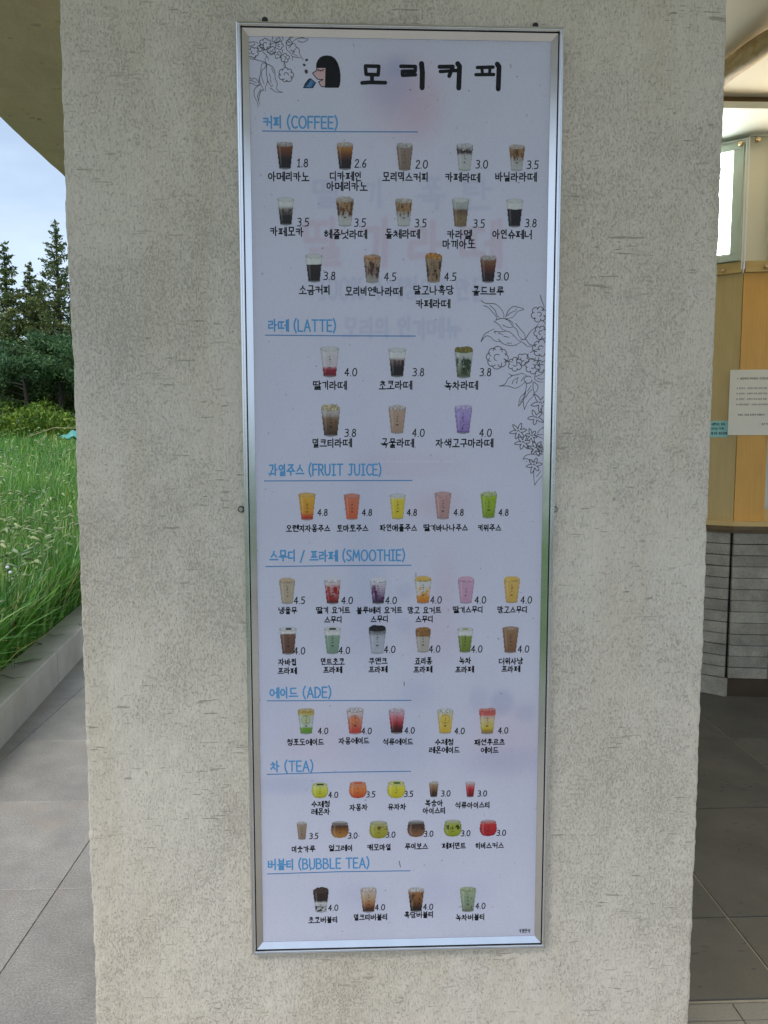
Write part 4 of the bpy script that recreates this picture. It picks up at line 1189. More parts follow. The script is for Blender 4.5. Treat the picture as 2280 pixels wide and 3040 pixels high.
def berry(zf, cx, cy, r, n, wpx, seed):
    rd = random.Random(seed)
    a0 = rd.random()*6
    for k in range(n):
        a = a0+2*PI*k/n
        bx, by = cx+r*0.62*math.cos(a), cy+r*0.62*math.sin(a)
        rb = r*rd.uniform(0.36, 0.46)
        s0, s1 = a-1.7+rd.uniform(-.3, .3), a+1.5+rd.uniform(-.3, .3)
        clipstroke(zf, [(bx+rb*math.cos(s0+(s1-s0)*i/6), by+rb*math.sin(s0+(s1-s0)*i/6)) for i in range(7)], wpx)
    s0 = rd.random()*6
    clipstroke(zf, [(cx+r*0.3*math.cos(s0+0.7*i), cy+r*0.3*math.sin(s0+0.7*i)) for i in range(6)], wpx)
def flower(zf, cx, cy, r, wpx, seed, n=5):
    rd = random.Random(seed)
    a0 = rd.random()*6
    pts = []
    for k in range(n):
        a = a0+2*PI*k/n
        rr_ = r*rd.uniform(0.8, 1.1)
        pts += [(cx+r*0.30*math.cos(a-PI/n), cy+r*0.30*math.sin(a-PI/n)), (cx+r*0.62*math.cos(a-0.30), cy+r*0.62*math.sin(a-0.30)),
                (cx+rr_*math.cos(a), cy+rr_*math.sin(a)), (cx+r*0.62*math.cos(a+0.30), cy+r*0.62*math.sin(a+0.30))]
    pts.append(pts[0])
    clipstroke(zf, pts, wpx)
    clipstroke(zf, [(cx-r*.15, cy), (cx, cy-r*.12), (cx+r*.14, cy+r*.05)], wpx)
TL = [[(0, 212), (60, 203), (100, 212), (125, 232)], [(0, 262), (40, 258), (80, 235), (60, 222)], [(60, 440), (150, 465), (200, 475), (250, 510)], [(0, 432), (60, 440), (95, 405)], [(185, 340), (235, 395), (215, 450), (240, 505)], [(235, 395), (255, 420), (265, 460)],
      [(235, 510), (195, 490), (165, 530), (155, 640), (130, 740), (150, 800)], [(235, 510), (215, 560), (172, 600), (175, 700), (205, 780)], [(150, 650), (140, 730), (165, 800), (200, 865)],
      [(250, 510), (310, 540), (350, 610), (355, 700), (385, 780), (372, 840), (410, 880), (460, 895)], [(240, 520), (235, 640), (250, 720), (240, 780), (220, 820), (225, 880)], [(250, 730), (275, 780), (305, 815), (320, 790)], [(285, 835), (330, 865), (365, 890), (460, 895)],
      [(275, 640), (295, 705)], [(305, 570), (340, 640)], [(290, 720), (300, 770)], [(145, 790), (80, 840), (65, 900), (75, 960), (110, 1030), (120, 1100)], [(160, 850), (115, 940), (125, 1000), (145, 1065)], [(200, 865), (160, 880), (135, 960), (130, 1020)],
      [(0, 690), (40, 715), (80, 700), (120, 750), (145, 790)], [(0, 770), (45, 775), (90, 800), (145, 790)], [(0, 725), (60, 745), (100, 770)],
      [(330, 100), (380, 112), (440, 130), (465, 165), (435, 195)], [(490, 95), (500, 180)], [(530, 95), (515, 180)], [(570, 98), (530, 180)], [(610, 100), (560, 145), (525, 185)], [(400, 98), (440, 130)], [(545, 160), (600, 140), (700, 130), (790, 105), (740, 145), (650, 165), (580, 215)],
      [(670, 190), (730, 210), (805, 170), (735, 155)], [(600, 130), (650, 118)], [(520, 180), (505, 240), (512, 310), (555, 350), (585, 400), (595, 460)], [(545, 285), (600, 225), (630, 245), (640, 290), (600, 330), (560, 310)], [(640, 270), (685, 310), (690, 370), (740, 455)], [(595, 408), (650, 415), (710, 425)],
      [(570, 325), (620, 340), (590, 360), (660, 400)], [(480, 480), (475, 520), (482, 560)], [(488, 500), (500, 560)], [(290, 238), (330, 222), (380, 200)], [(455, 310), (450, 350), (430, 400)], [(185, 245), (200, 300), (250, 320)], [(255, 340), (300, 365), (345, 360)]]
for p in TL: clipstroke(zL, p, 2.1, 1.3*MM)
for i, (cx_, cy_, r_, n_) in enumerate([(505, 655, 98, 7), (485, 425, 62, 5), (410, 255, 58, 5), (365, 165, 56, 5), (50, 350, 75, 6), (215, 235, 80, 6), (300, 320, 58, 5), (392, 385, 50, 4), (545, 215, 42, 4), (160, 290, 48, 4)]):
    berry(zL, cx_, cy_, r_, n_, 2.1, 40+i)
zR = zoomS(1360, 860, 3.686)
TR = [[(250, 120), (310, 152), (400, 155), (460, 200), (498, 260), (500, 305)], [(280, 175), (330, 195), (380, 250), (420, 300), (412, 335)], [(350, 175), (400, 220), (425, 280), (450, 305)], [(520, 300), (550, 230), (600, 185), (650, 190), (720, 215), (650, 240), (600, 300), (520, 320)], [(535, 285), (580, 250), (620, 235), (640, 205)],
      [(410, 335), (470, 315), (540, 325), (600, 400), (645, 440), (660, 500), (700, 545)], [(390, 345), (450, 385), (480, 430), (520, 445)], [(490, 385), (540, 412), (600, 410)], [(520, 325), (580, 345), (605, 380)], [(630, 370), (680, 430), (730, 490), (730, 540)],
      [(250, 570), (280, 500), (330, 460), (395, 430)], [(250, 570), (300, 510), (350, 515), (400, 560), (460, 570)], [(440, 540), (500, 595), (590, 612), (650, 595), (690, 570)], [(395, 455), (460, 462), (540, 455), (600, 490), (650, 545), (690, 570)],
      [(440, 475), (495, 495)], [(500, 510), (560, 522)], [(535, 585), (590, 585)], [(398, 462), (412, 482)], [(740, 535), (790, 460), (850, 410), (880, 370)], [(690, 550), (740, 545), (770, 585), (800, 605), (860, 600)], [(700, 572), (740, 605), (760, 620), (820, 615)], [(900, 60), (915, 120), (940, 180), (930, 235)], [(930, 340), (955, 380), (960, 440), (930, 430)],
      [(510, 760), (545, 780), (600, 795)], [(515, 770), (560, 800)], [(450, 1055), (510, 1035), (550, 970), (590, 945), (550, 915)], [(575, 940), (650, 930), (700, 915), (760, 950)], [(450, 1055), (550, 1055), (620, 1078), (680, 1055), (745, 1000)], [(590, 1030), (610, 990), (660, 960)], [(640, 1025), (650, 970)], [(690, 1000), (720, 950)],
      [(750, 1020), (735, 1120), (680, 1180), (660, 1275)], [(660, 1275), (720, 1200), (742, 1100), (750, 1020)], [(820, 1010), (820, 1080), (830, 1150), (770, 1220), (725, 1310)], [(725, 1310), (712, 1200), (740, 1110)], [(830, 1010), (872, 1050), (865, 1100), (815, 1150)], [(740, 1180), (770, 1130), (810, 1090)], [(760, 1110), (800, 1050)], [(680, 1230), (710, 1190)],
      [(850, 900), (840, 980), (900, 1010), (955, 1005)], [(850, 950), (900, 930), (955, 890)], [(870, 970), (920, 980), (955, 960)], [(900, 1300), (920, 1340), (945, 1390)], [(870, 1590), (880, 1550), (910, 1520), (955, 1500)], [(880, 1590), (940, 1580), (955, 1550)], [(710, 1855), (740, 1815), (800, 1800), (870, 1808), (940, 1800)], [(710, 1855), (760, 1850), (800, 1880), (860, 1885)],
      [(830, 1960), (828, 2050), (838, 2140)], [(838, 2140), (870, 2090), (930, 2030)], [(860, 2045), (905, 1985)], [(850, 2090), (930, 2000)], [(880, 1920), (940, 1915)], [(840, 1600), (900, 1615), (950, 1640)], [(760, 1700), (820, 1750), (800, 1790)], [(870, 1700), (930, 1740), (940, 1800)], [(900, 1640), (940, 1680)], [(885, 740), (870, 790), (850, 800)],
      [(765, 700), (770, 740), (830, 770), (850, 740)], [(790, 690), (840, 660), (900, 650)]]
for p in TR: clipstroke(zR, p, 2.3, 1.4*MM)
clipstroke(zR, [(765+44*math.cos(t), 985+40*math.sin(t)) for t in np.linspace(0, 5.6, 12)], 2.2)
for i, (cx_, cy_, r_, n_) in enumerate([(885, 270, 84, 6), (905, 470, 74, 6), (428, 742, 118, 8), (622, 815, 76, 6), (705, 762, 66, 5), (815, 838, 82, 6), (905, 640, 90, 7), (912, 835, 66, 5)]):
    berry(zR, cx_, cy_, r_, n_, 2.3, 60+i)
for i, (cx_, cy_, r_) in enumerate([(900, 1240, 105), (850, 1400, 95), (660, 1550, 92), (712, 1672, 92), (805, 1598, 78), (852, 1735, 95), (905, 1745, 62), (832, 1920, 92)]):
    flower(zR, cx_, cy_, r_, 2.3, 80+i, 5 if i < 2 else 6)
art.build('line_drawing', M['ink_art'], sheet)
scr = Print(on_sheet)
for (a_, b_) in [((873, 1473), (873, 1481)), ((862, 1860), (865, 1873))]:
    scr.stroke([S(a_[0]*K, a_[1]*K), S(b_[0]*K, b_[1]*K)], 2.4*MM, 6)
for _ in range(26):
    a_ = random.uniform(560, 1150), random.uniform(120, 2000)
    scr.stroke([S(a_[0]*K, a_[1]*K), S(a_[0]*K+random.uniform(1, 3), a_[1]*K+random.uniform(-2, 2))], random.uniform(1.5, 2.8)*MM, 6)
tag(scr.build('specks', M['ink_soft'], sheet), kind='stuff')

# clear cover in the frame
cv_ = MB().box(0.0195, W_-0.0195, 0.0097, 0.0099, ZB+0.0195, ZT-0.0195)
cme = bpy.data.meshes.new('cover_film')
cme.from_pydata([(0.0215, 0.0099, ZB+0.0215), (W_-0.0215, 0.0099, ZB+0.0215), (W_-0.0215, 0.0099, ZT-0.0215), (0.0215, 0.0099, ZT-0.0215)], [], [(0, 1, 2, 3)])
cme.update()
link('cover_film', cme, M['cover'], board)
# fixing screws at the sides and clips on top
def wall_pt(px, py, y):
    d = ray(px, py); t = (y-CAM[1])/d.y
    return (CAM[0]+t*d.x, y, CAM[2]+t*d.z)
for px, py, rr_ in [(716, 1512, 0.0048), (1646, 1512, 0.0048)]:
    c_ = wall_pt(px, py, 0.019)
    w_o = MB().lathe((c_[0], 0.021, c_[2]), (0, -1, 0), [(0, 0.0064), (0.002, 0.0064), (0.003, 0.0052)], 20).build('washer', M['washer'], board)
    MB().lathe((c_[0], 0.019, c_[2]), (0, -1, 0), [(0.0005, 0.0050), (0.0035, 0.0048), (0.0052, 0.0034), (0.0056, 0.0012), (0.0040, 0.0008)], 20).build('screw', M['screw'], board, smooth=True)
for px, py in [(786, 57), (1590, 74)]:
    c_ = wall_pt(px, py, 0.019)
    MB().lathe((c_[0], 0.023, c_[2]-0.001), (0, -1, 0), [(0, 0.0062), (0.004, 0.0056), (0.006, 0.003)], 14).build('clip', M['washer'], board)

# ================================================================== CAFE COUNTER
Pc = Vector((2.326, 2.708, 0))
dF = Vector((0.991, -0.135, 0)).normalized(); nF = Vector((dF.y, -dF.x, 0))
dL = Vector((-0.8, 0.6, 0)).normalized(); nL = Vector((-dL.y, dL.x, 0))
if nL.y > 0: nL = -nL
if nF.y > 0: nF = -nF
UZ = Vector((0, 0, 1))
kio = empty('cafe_counter', Pc, 'faceted plywood cafe counter on a stacked grey slate base', 'counter')
FAC = {'L': (dL, nL), 'F': (dF, nF)}
def onf(name, mat, side, s0, s1, z0, z1, d0, d1, parent=kio, bevel=0.0):
    d, n = FAC[side]
    return MB().obox(Pc, d, n, UZ, s0, s1, d0, d1, z0, z1).build(name, mat, parent, bevel)
# dark core behind the stones
onf('core', M['black'], 'L', 0.0, 0.98, 0.0, 0.94, -0.30, -0.022)
onf('core', M['black'], 'F', 0.0, 1.34, 0.0, 0.94, -0.30, -0.022)
nco = 13
zc0, zc1 = 0.107, 0.945
hc = (zc1-zc0)/nco
brick_base = {}
def brick(side, s0, s1, k):
    d, n = FAC[side]
    pr = random.uniform(-0.006, 0.004)
    g = 0.0015
    o = MB().obox(Pc, d, n, UZ, s0+g, s1-g, -0.06, pr, zc0+k*hc+random.uniform(.001,.003), zc0+(k+1)*hc-random.uniform(.0006,.002)).build('brick', M['slate'], kio, 0.003)
    o.location = (random.uniform(-.0006, .0006), 0, 0)
for k in range(nco):
    s = 0.012
    L1 = random.choice([0.19, 0.24, 0.30])
    while s < 0.95:
        brick('L', s, min(s+L1, 0.98), k); s += L1; L1 = random.choice([0.24, 0.30, 0.36])
    s = 0.006
    L1 = [0.60, 0.215][k < 7] if k != 6 else 0.35
    while s < 1.3:
        brick('F', s, min(s+L1, 1.34), k); s += L1; L1 = random.choice([0.24, 0.30, 0.42])
onf('plinth', M['slate'], 'L', 0.0, 0.98, 0.0, 0.1055, -0.04, 0.004, bevel=0.003)
onf('kickboard', M['kick'], 'F', 0.0, 1.34, 0.0, 0.106, -0.05, -0.016)
# ledge: boards mitred at the corner
def ledge(name, mat, z0, z1, p, back=-0.06):
    for sd_, L_ in (('L', 0.98), ('F', 1.36)):
        d, n = FAC[sd_]
        # corner point where the two offset fronts meet
        def cor(q):
            a_ = Pc+nL*q; b_ = Pc+nF*q
            # solve a_+dL*t = b_+dF*u
            det = dL.x*(-dF.y)-dL.y*(-dF.x)
            r_ = b_-a_
            t = (r_.x*(-dF.y)-r_.y*(-dF.x))/det
            return a_+dL*t
        c0, c1 = cor(p), cor(back)
        e0, e1 = Pc+n*p+d*L_, Pc+n*back+d*L_
        P = [c0, e0, e1, c1]
        v = [(q.x, q.y, z0) for q in P]+[(q.x, q.y, z1) for q in P]
        f = [(0, 1, 2, 3), (7, 6, 5, 4), (0, 4, 5, 1), (1, 5, 6, 2), (2, 6, 7, 3), (3, 7, 4, 0)]
        if sd_ == 'F': f = [tuple(reversed(q)) for q in f]
        MB().add(v, f).build(name, mat, kio)
ledge('ledge', M['ply_trim'], 0.988, 1.013, 0.052)
ledge('ledge_fascia', M['fascia'], 0.966, 0.9875, 0.046)
ledge('ledge_batten', M['fascia'], 0.946, 0.9655, 0.014)
# plywood panels
onf('panel', M['ply_dim'], 'L', 0.002, 0.98, 1.0135, 2.372, -0.02, 0.0)
onf('panel', M['ply'], 'F', 0.002, 0.150, 1.0135, 2.372, -0.02, 0.0)
onf('panel', M['ply'], 'F', 0.152, 1.34, 1.50, 2.372, -0.02, 0.0)
onf('jamb', M['ply'], 'F', 0.152, 0.172, 1.0135, 1.498, -0.10, -0.022)
onf('sill_block', M['ply_trim'], 'F', 0.174, 0.9, 1.0135, 1.075, -0.10, -0.03)
onf('hatch_pane', M['putty'], 'F', 0.174, 0.9, 1.076, 1.498, -0.10, -0.09)
onf('trim', M['ply_trim'], 'L', 0.006, 0.98, 2.374, 2.432, -0.02, 0.014)
onf('trim', M['ply_trim'], 'F', 0.006, 1.34, 2.374, 2.432, -0.02, 0.014)
onf('upper_wall', M['white_wall'], 'L', 0.0, 0.98, 2.433, 3.088, -0.03, -0.012)
onf('upper_wall', M['cream'], 'F', 0.0, 1.34, 2.433, 3.088, -0.03, -0.012)
# acrylic panes on stand-offs, edges coloured white for the light glowing in them
def pane(side, s0, s1, z0, z1, dd):
    d, n = FAC[side]
    v = [Pc+d*s+n*dd+UZ*z for s, z in ((s0, z0), (s1, z0), (s1, z1), (s0, z1))]
    g = MB().add(v, [(0, 1, 2, 3)]).build('acrylic_pane', M['acrylic'], kio)
    onf('pane_edge', M['edge'], side, s0-0.006, s0, z0, z1, dd-0.004, dd+0.001, g)
    onf('pane_edge', M['edge'], side, s0, s1, z1, z1+0.003, dd-0.006, dd, g)
pane('L', 0.008, 0.9, 2.385, 3.066, 0.034)
pane('F', -0.006, 1.3, 2.385, 3.076, 0.034)
def bolt(side, s, z):
    d, n = FAC[side]
    MB().lathe(Pc+d*s+n*0.010+UZ*z, n, [(0, 0.008), (0.022, 0.008), (0.023, 0.0135), (0.034, 0.0135), (0.040, 0.010), (0.041, 0.0)], 20).build('standoff_bolt', M['brass'], kio)
bolt('L', 0.095, 2.392); bolt('F', 0.105, 2.397); bolt('L', 0.034, 3.046); bolt('F', 0.032, 3.054); bolt('L', 0.72, 2.392); bolt('L', 0.72, 3.046); bolt('F', 0.9, 2.397); bolt('F', 0.9, 3.054)

# ---- lit menu box behind the pane
lb = empty('lightbox', Pc+dL*0.06+UZ*2.45, 'lit white menu lightbox with a pale green frame behind clear panes', 'lightbox')
def onlb(name, mat, s0, s1, z0, z1, d0, d1):
    return MB().obox(Pc, dL, nL, UZ, s0, s1, d0, d1, z0, z1).build(name, mat, lb, 0.0012)
s0_, s1_, z0_, z1_ = 0.018, 0.70, 2.436, 3.055
fw_ = 0.052
onlb('frame', M['putty'], s0_, s1_, z1_-0.036, z1_, -0.0115, 0.030)
onlb('frame', M['putty'], s0_, s1_, z0_, z0_+fw_*0.8, -0.0115, 0.030)
onlb('frame', M['putty'], s0_, s0_+fw_, z0_+fw_*0.8+.0005, z1_-0.0365, -0.0115, 0.030)
onlb('frame', M['putty'], s1_-fw_, s1_, z0_+fw_*0.8+.0005, z1_-0.0365, -0.0115, 0.030)
scrn = onlb('screen', M['lit'], s0_+fw_, s1_-fw_, z0_+fw_*0.8+.0005, z1_-0.0365, -0.0115, 0.020)
lbp = Print(lambda s, z, l: tuple(Pc+dL*s+nL*(0.0205+l)+UZ*z))
lbp.to3 = lambda s, z, l: tuple(Pc+dL*(0.8-s)+nL*(0.0207+l)+UZ*z)
M['grey_ink'] = plain('faint_print', (0.45, 0.47, 0.46), 0.6)
for z_, t_x in [(2.965, '4.5'), (2.940, '4.5'), (2.915, '4.0'), (2.89, '4.8'), (2.865, '4.8'), (2.775, '4.0'), (2.75, '4.5'), (2.725, '4.0'), (2.70, '4.0'), (2.675, '4.0'), (2.55, '3.0')]:
    lbp.text(t_x, 0.8-0.125, z_, 0.010, 0.0012)
lbp.build('screen_print', M['grey_ink'], lb)

lb2 = empty('lightbox', Pc+dF*0.2+UZ*2.45, 'warm lightbox on the front face, only its frame edge inside the photo', 'lightbox')
for nm_, mt_, a_, b_, c_, d_, e_ in [('frame', 'putty', 0.125, 0.150, 2.436, 3.055, 0.030), ('frame', 'putty', 1.20, 1.225, 2.436, 3.055, 0.030), ('frame', 'putty', 0.1505, 1.1995, 2.436, 2.46, 0.030),
                              ('frame', 'putty', 0.1505, 1.1995, 3.03, 3.055, 0.030), ('screen', 'lit_warm', 0.1505, 1.1995, 2.4605, 3.0295, 0.020)]:
    MB().obox(Pc, dF, nF, UZ, a_, b_, -0.0115, e_, c_, d_).build(nm_, M[mt_], lb2)

# ---- notices
notice = empty('paper_notice', Pc+dF*0.1+UZ*1.49, 'cream paper parking notice taped to the plywood beside the note', 'notice')
d, n = FAC['F']
npx = lambda s, z, l: tuple(Pc+dF*s+nF*(0.0035+l)+UZ*z)
MB().obox(Pc, d, n, UZ, -0.050, 0.300, 0.0022, 0.0032, 1.492, 1.850).build('sheet', M['paper'], notice)
tx = Print(npx)
tx.poly([(-0.012, 1.806), (-0.012, 1.798), (-0.005, 1.802)])
for txt, s_, z_, h_ in [('세코타워 주차단속 시간안내', 0.002, 1.802, 0.0115), ('오전7시 - 오전9시 까지 (10분 무료)', 0.0, 1.749, 0.0088), ('오전9시 - 오후5시 까지 (30분 무료)', 0.0, 1.720, 0.0088),
                        ('오후5시 - 오후9시 까지 (10분 무료)', 0.0, 1.690, 0.0088), ('오전11시30분 - 오후2시 까지 (무료시간)', 0.0, 1.660, 0.0088), ('토요일 , 일요일 종일무료 적용됩니다', 0.0, 1.604, 0.0088), ('- 모리 카페 -', 0.115, 1.553, 0.0105)]:
    tx.text(txt, s_, z_, h_, h_*0.14, 'l', slant=0)
for z_ in (1.749, 1.720, 1.690, 1.660):
    tx.poly([(-0.013, z_), (-0.009, z_+0.004), (-0.005, z_), (-0.009, z_-0.004)])
tx.build('lettering', M['ink_soft'], notice)

stn = empty('sticky_note', Pc+dL*0.08+UZ*1.48, 'small turquoise sticky note with handwriting left of the paper notice', 'note')
stc = Pc+nL*0.0015
MB().obox(stc, dL, nL, UZ, 0.046, 0.140, 0.0, 0.0006, 1.481, 1.572).build('sheet', M['note'], stn)
sp = Print(lambda s, z, l: tuple(stc+dL*(0.14-s)+nL*(0.0009+l)+UZ*z))
for txt, z_, wd_ in [('예쁜이는 앞쪽.', 1.554, .074), ('리터는 뒤쪽..', 1.529, .074), ('딸기류 재료상태', 1.503, .084)]:
    sp.text(txt, 0.006, z_, 0.014, 0.0017, 'l', width=wd_)
sp.build('lettering', M['ink'], stn)

# ---- bulkhead over the counter
bk = MB().box(0.6, 3.7, 2.38, 9.0, 3.09, 3.122)
bulk = bk.build('bulkhead', M['white_wall'])
tag(bulk, kind='structure')
MB().box(0.6, 3.7, 2.392, 9.0, 3.1222, 3.1495).build('shadow_gap_board', M['fascia'], bulk)

# ---- log beam
def log_beam():
    mb = MB()
    p0, p1 = Vector((1.822, 2.375, 3.095)), Vector((2.10, 0.35, 3.095))
    n, m = 60, 20
    for i in range(n+1):
        t = i/n
        c = p0.lerp(p1, t)
        c.x += 0.009*math.sin(t*7.0)+0.006*math.sin(t*23)
        c.z += 0.006*math.sin(t*9+1)
        r = 0.038+0.012*t+0.007*math.sin(t*11)+0.004*math.sin(t*29)
        for k in range(m):
            th = 2*PI*k/m
            rr_ = r*(1+0.05*math.sin(3*th+t*5)+0.03*math.sin(5*th+t*9)-0.10*math.exp(-((th-4.3-0.5*math.sin(t*5))/0.14)**2))
            mb.v.append((c.x+rr_*math.cos(th), c.y, c.z+rr_*math.sin(th)))
    for i in range(n):
        for k in range(m):
            q = i*m
            mb.f.append((q+k, q+m+k, q+m+(k+1) % m, q+(k+1) % m))
    mb.f.append(tuple(range(m))); mb.f.append(tuple(n*m+m-1-k for k in range(m)))
    o = mb.build('log_beam', M['log'], None, smooth=True)
    tag(o, 'crooked peeled log fixed under the cream ceiling', 'beam')
log_beam()

# ================================================================== KERB, PLANTS, TREES
def kerb():
    d = Vector((-0.109, 1, 0)).normalized(); n = Vector((-d.y, d.x, 0))   # n points left
    o = Vector((-1.484, 2.094, 0))
    n_ = Vector((-1, -0.109, 0)).normalized()
    root = empty('garden_kerb', o, 'low pale concrete kerb holding back the tall grass', 'kerb')
    t = -8.0
    while t < 8:
        L_ = 1.5
        MB().obox(o, d, n_, UZ, t+0.002, t+L_-0.002, 0.0, 0.20, -0.06, 0.20).build('kerb_block', M['concrete'], root, 0.006)
        t += L_
kerb()
def kerb_x(y, off=0.0):
    return -1.484-0.109*(y-2.094)-off

# grass: one mesh of bent blades
def blades(n, ysamp, xsamp, hmin, hmax, wid, lean=0.35):
    y = ysamp(n); x = xsamp(y)
    z = terrain(x, y)-0.02
    h = RNG.uniform(hmin, hmax, n)
    az = RNG.uniform(0, 2*PI, n)
    ln = RNG.uniform(0.1, 1.0, n)**1.3*lean*1.6*h
    w_ = RNG.uniform(0.6, 1.3, n)*wid
    seg = 5
    t = np.linspace(0, 1, seg)
    dx, dy = np.cos(az), np.sin(az)
    px_, py_ = -dy, dx
    cx_ = x[:, None]+dx[:, None]*ln[:, None]*(t**2.2)
    cy_ = y[:, None]+dy[:, None]*ln[:, None]*(t**2.2)
    droop = RNG.uniform(0.0, 0.45, n)
    cz_ = z[:, None]+h[:, None]*(t-droop[:, None]*t**3)
    ww = w_[:, None]*(1-t**2.5)*0.5+0.0004
    A = np.stack([cx_-px_[:, None]*ww, cy_-py_[:, None]*ww, cz_], -1)
    B = np.stack([cx_+px_[:, None]*ww, cy_+py_[:, None]*ww, cz_], -1)
    V = np.stack([A, B], 2).reshape(-1, 3)
    base_ = (np.arange(n)*seg*2)[:, None]
    k = np.arange(seg-1)[None]*2
    F = np.stack([base_+k, base_+k+1, base_+k+3, base_+k+2], -1).reshape(-1, 4)
    return V, F
def wedge(y):
    """mostly the strip seen past the pillar, some wider"""
    d = y+1.45
    lo = 0.2167-0.56*d; hi = 0.2167-0.30*d
    x = lo+(hi-lo)*RNG.random(len(y))
    lim = kerb_x(y, 0.215)
    bad = x > lim
    x[bad] = lim[bad]-RNG.random(bad.sum())**1.5*0.7
    return x
def wide(y):
    lim = kerb_x(y, 0.215)
    return lim-RNG.random(len(y))**1.4*9
VV_, FF_ = [], []
off = 0
for args in [(9000, lambda n: RNG.uniform(1.9, 5.0, n), wedge, .28, .62, .015, .35),
             (900, lambda n: RNG.uniform(1.2, 6.5, n), lambda y: kerb_x(y, 0.215)-RNG.random(len(y))*0.12, .15, .32, .011, .6),
             (1400, lambda n: RNG.uniform(1.6, 6.0, n), wedge, .4, .7, .026, .6),
             (24000, lambda n: RNG.uniform(4.0, 9.0, n), wedge, .35, .72, .010),
             (16000, lambda n: RNG.uniform(8.0, 16.5, n), wedge, .3, .58, .016),
             (9000, lambda n: RNG.uniform(-7.0, 3.0, n), wide, .3, .65, .014),
             (6000, lambda n: RNG.uniform(3.0, 16, n), wide, .3, .6, .02)]:
    v, f = blades(*args)
    VV_.append(v); FF_.append(f+off); off += len(v)
g_o = link('grass', np_mesh('grass', np.concatenate(VV_), np.concatenate(FF_)), M['grass'])
tag(g_o, 'tall green grass filling the field beyond the kerb', 'grass', kind='stuff')

def foxtails(n):
    y = np.concatenate([RNG.uniform(2.1, 6, n//2), RNG.uniform(5, 14, n-n//2)])
    x = wedge(y)
    V, F = [], []
    k = 0
    for i in range(n):
        z0 = float(terrain(np.array(x[i]), np.array(y[i])))
        h = random.uniform(.42, .72)
        az = random.uniform(0, 2*PI)
        L_ = random.uniform(.055, .095); r = random.uniform(.006, .0095)
        bx, by, bz = x[i], y[i], z0+h
        m = 6
        # thin stem
        pts = [(bx, by, z0), (bx, by, z0+h*.6), (bx+.01*math.cos(az), by+.01*math.sin(az), bz)]
        rad = [.0012, .001, .0008]
        for j in range(m):
            t = (j+1)/m
            a = t*1.7
            pts.append((bx+math.cos(az)*(0.01+L_*math.sin(a)*0.8), by+math.sin(az)*(0.01+L_*math.sin(a)*0.8), bz+L_*(math.sin(a*0.9)*0.5-(a/1.7)**2*0.35)))
            rad.append(r*math.sin(PI*min(1, .2+t*.75))+.0006)
        P = np.array(pts)
        nn = 5
        th = np.arange(nn)*2*PI/nn
        for q in range(len(pts)):
            ring_ = np.stack([P[q, 0]+rad[q]*np.cos(th), P[q, 1]+rad[q]*np.sin(th)*1, P[q, 2]+rad[q]*np.sin(th+0.8)], -1)
            V.append(ring_)
        for q in range(len(pts)-1):
            for s_ in range(nn):
                F.append((k+q*nn+s_, k+q*nn+(s_+1) % nn, k+(q+1)*nn+(s_+1) % nn, k+(q+1)*nn+s_))
        k += nn*len(pts)
    return np.concatenate(V), np.array(F)
v, f = foxtails(1000)
fx = link('foxtail_spikes', np_mesh('foxtail_spikes', v, f), M['foxtail'])
tag(fx, 'pale drooping foxtail seed heads standing over the grass', 'foxtail grass', kind='stuff')

def leaf_cloud(cent, size, aspect=0.45, flat=0.0):
    n = len(cent)
    a = RNG.normal(size=(n, 3)); a[:, 2] *= (1-flat); a /= np.linalg.norm(a, axis=1)[:, None]
    b = np.cross(a, RNG.normal(size=(n, 3))); b /= np.linalg.norm(b, axis=1)[:, None]
    s = size*RNG.uniform(0.6, 1.4, n)[:, None]
    V = np.stack([cent-a*s, cent+b*s*aspect, cent+a*s, cent-b*s*aspect], 1).reshape(-1, 3)
    F = np.arange(n*4).reshape(n, 4)
    return V, F

# brush band before the wood
n = 26000
y = RNG.uniform(16.0, 18.6, n)
d_ = y+1.45
x = 0.2167-d_*RNG.uniform(0.20, 0.75, n)
hh = (0.32+0.62*fnoise(x*1.4, y*1.4, 3))*np.where(y > 17.6, 0.45, 1.0)
z = terrain(x, y)+hh*RNG.random(n)**0.6*1.35
v, f = leaf_cloud(np.stack([x, y, z], -1), 0.055, 0.4)
tag(link('undergrowth', np_mesh('undergrowth', v, f), M['brush']), 'yellow-green weedy brush along the foot of the wood', 'brush', kind='stuff')

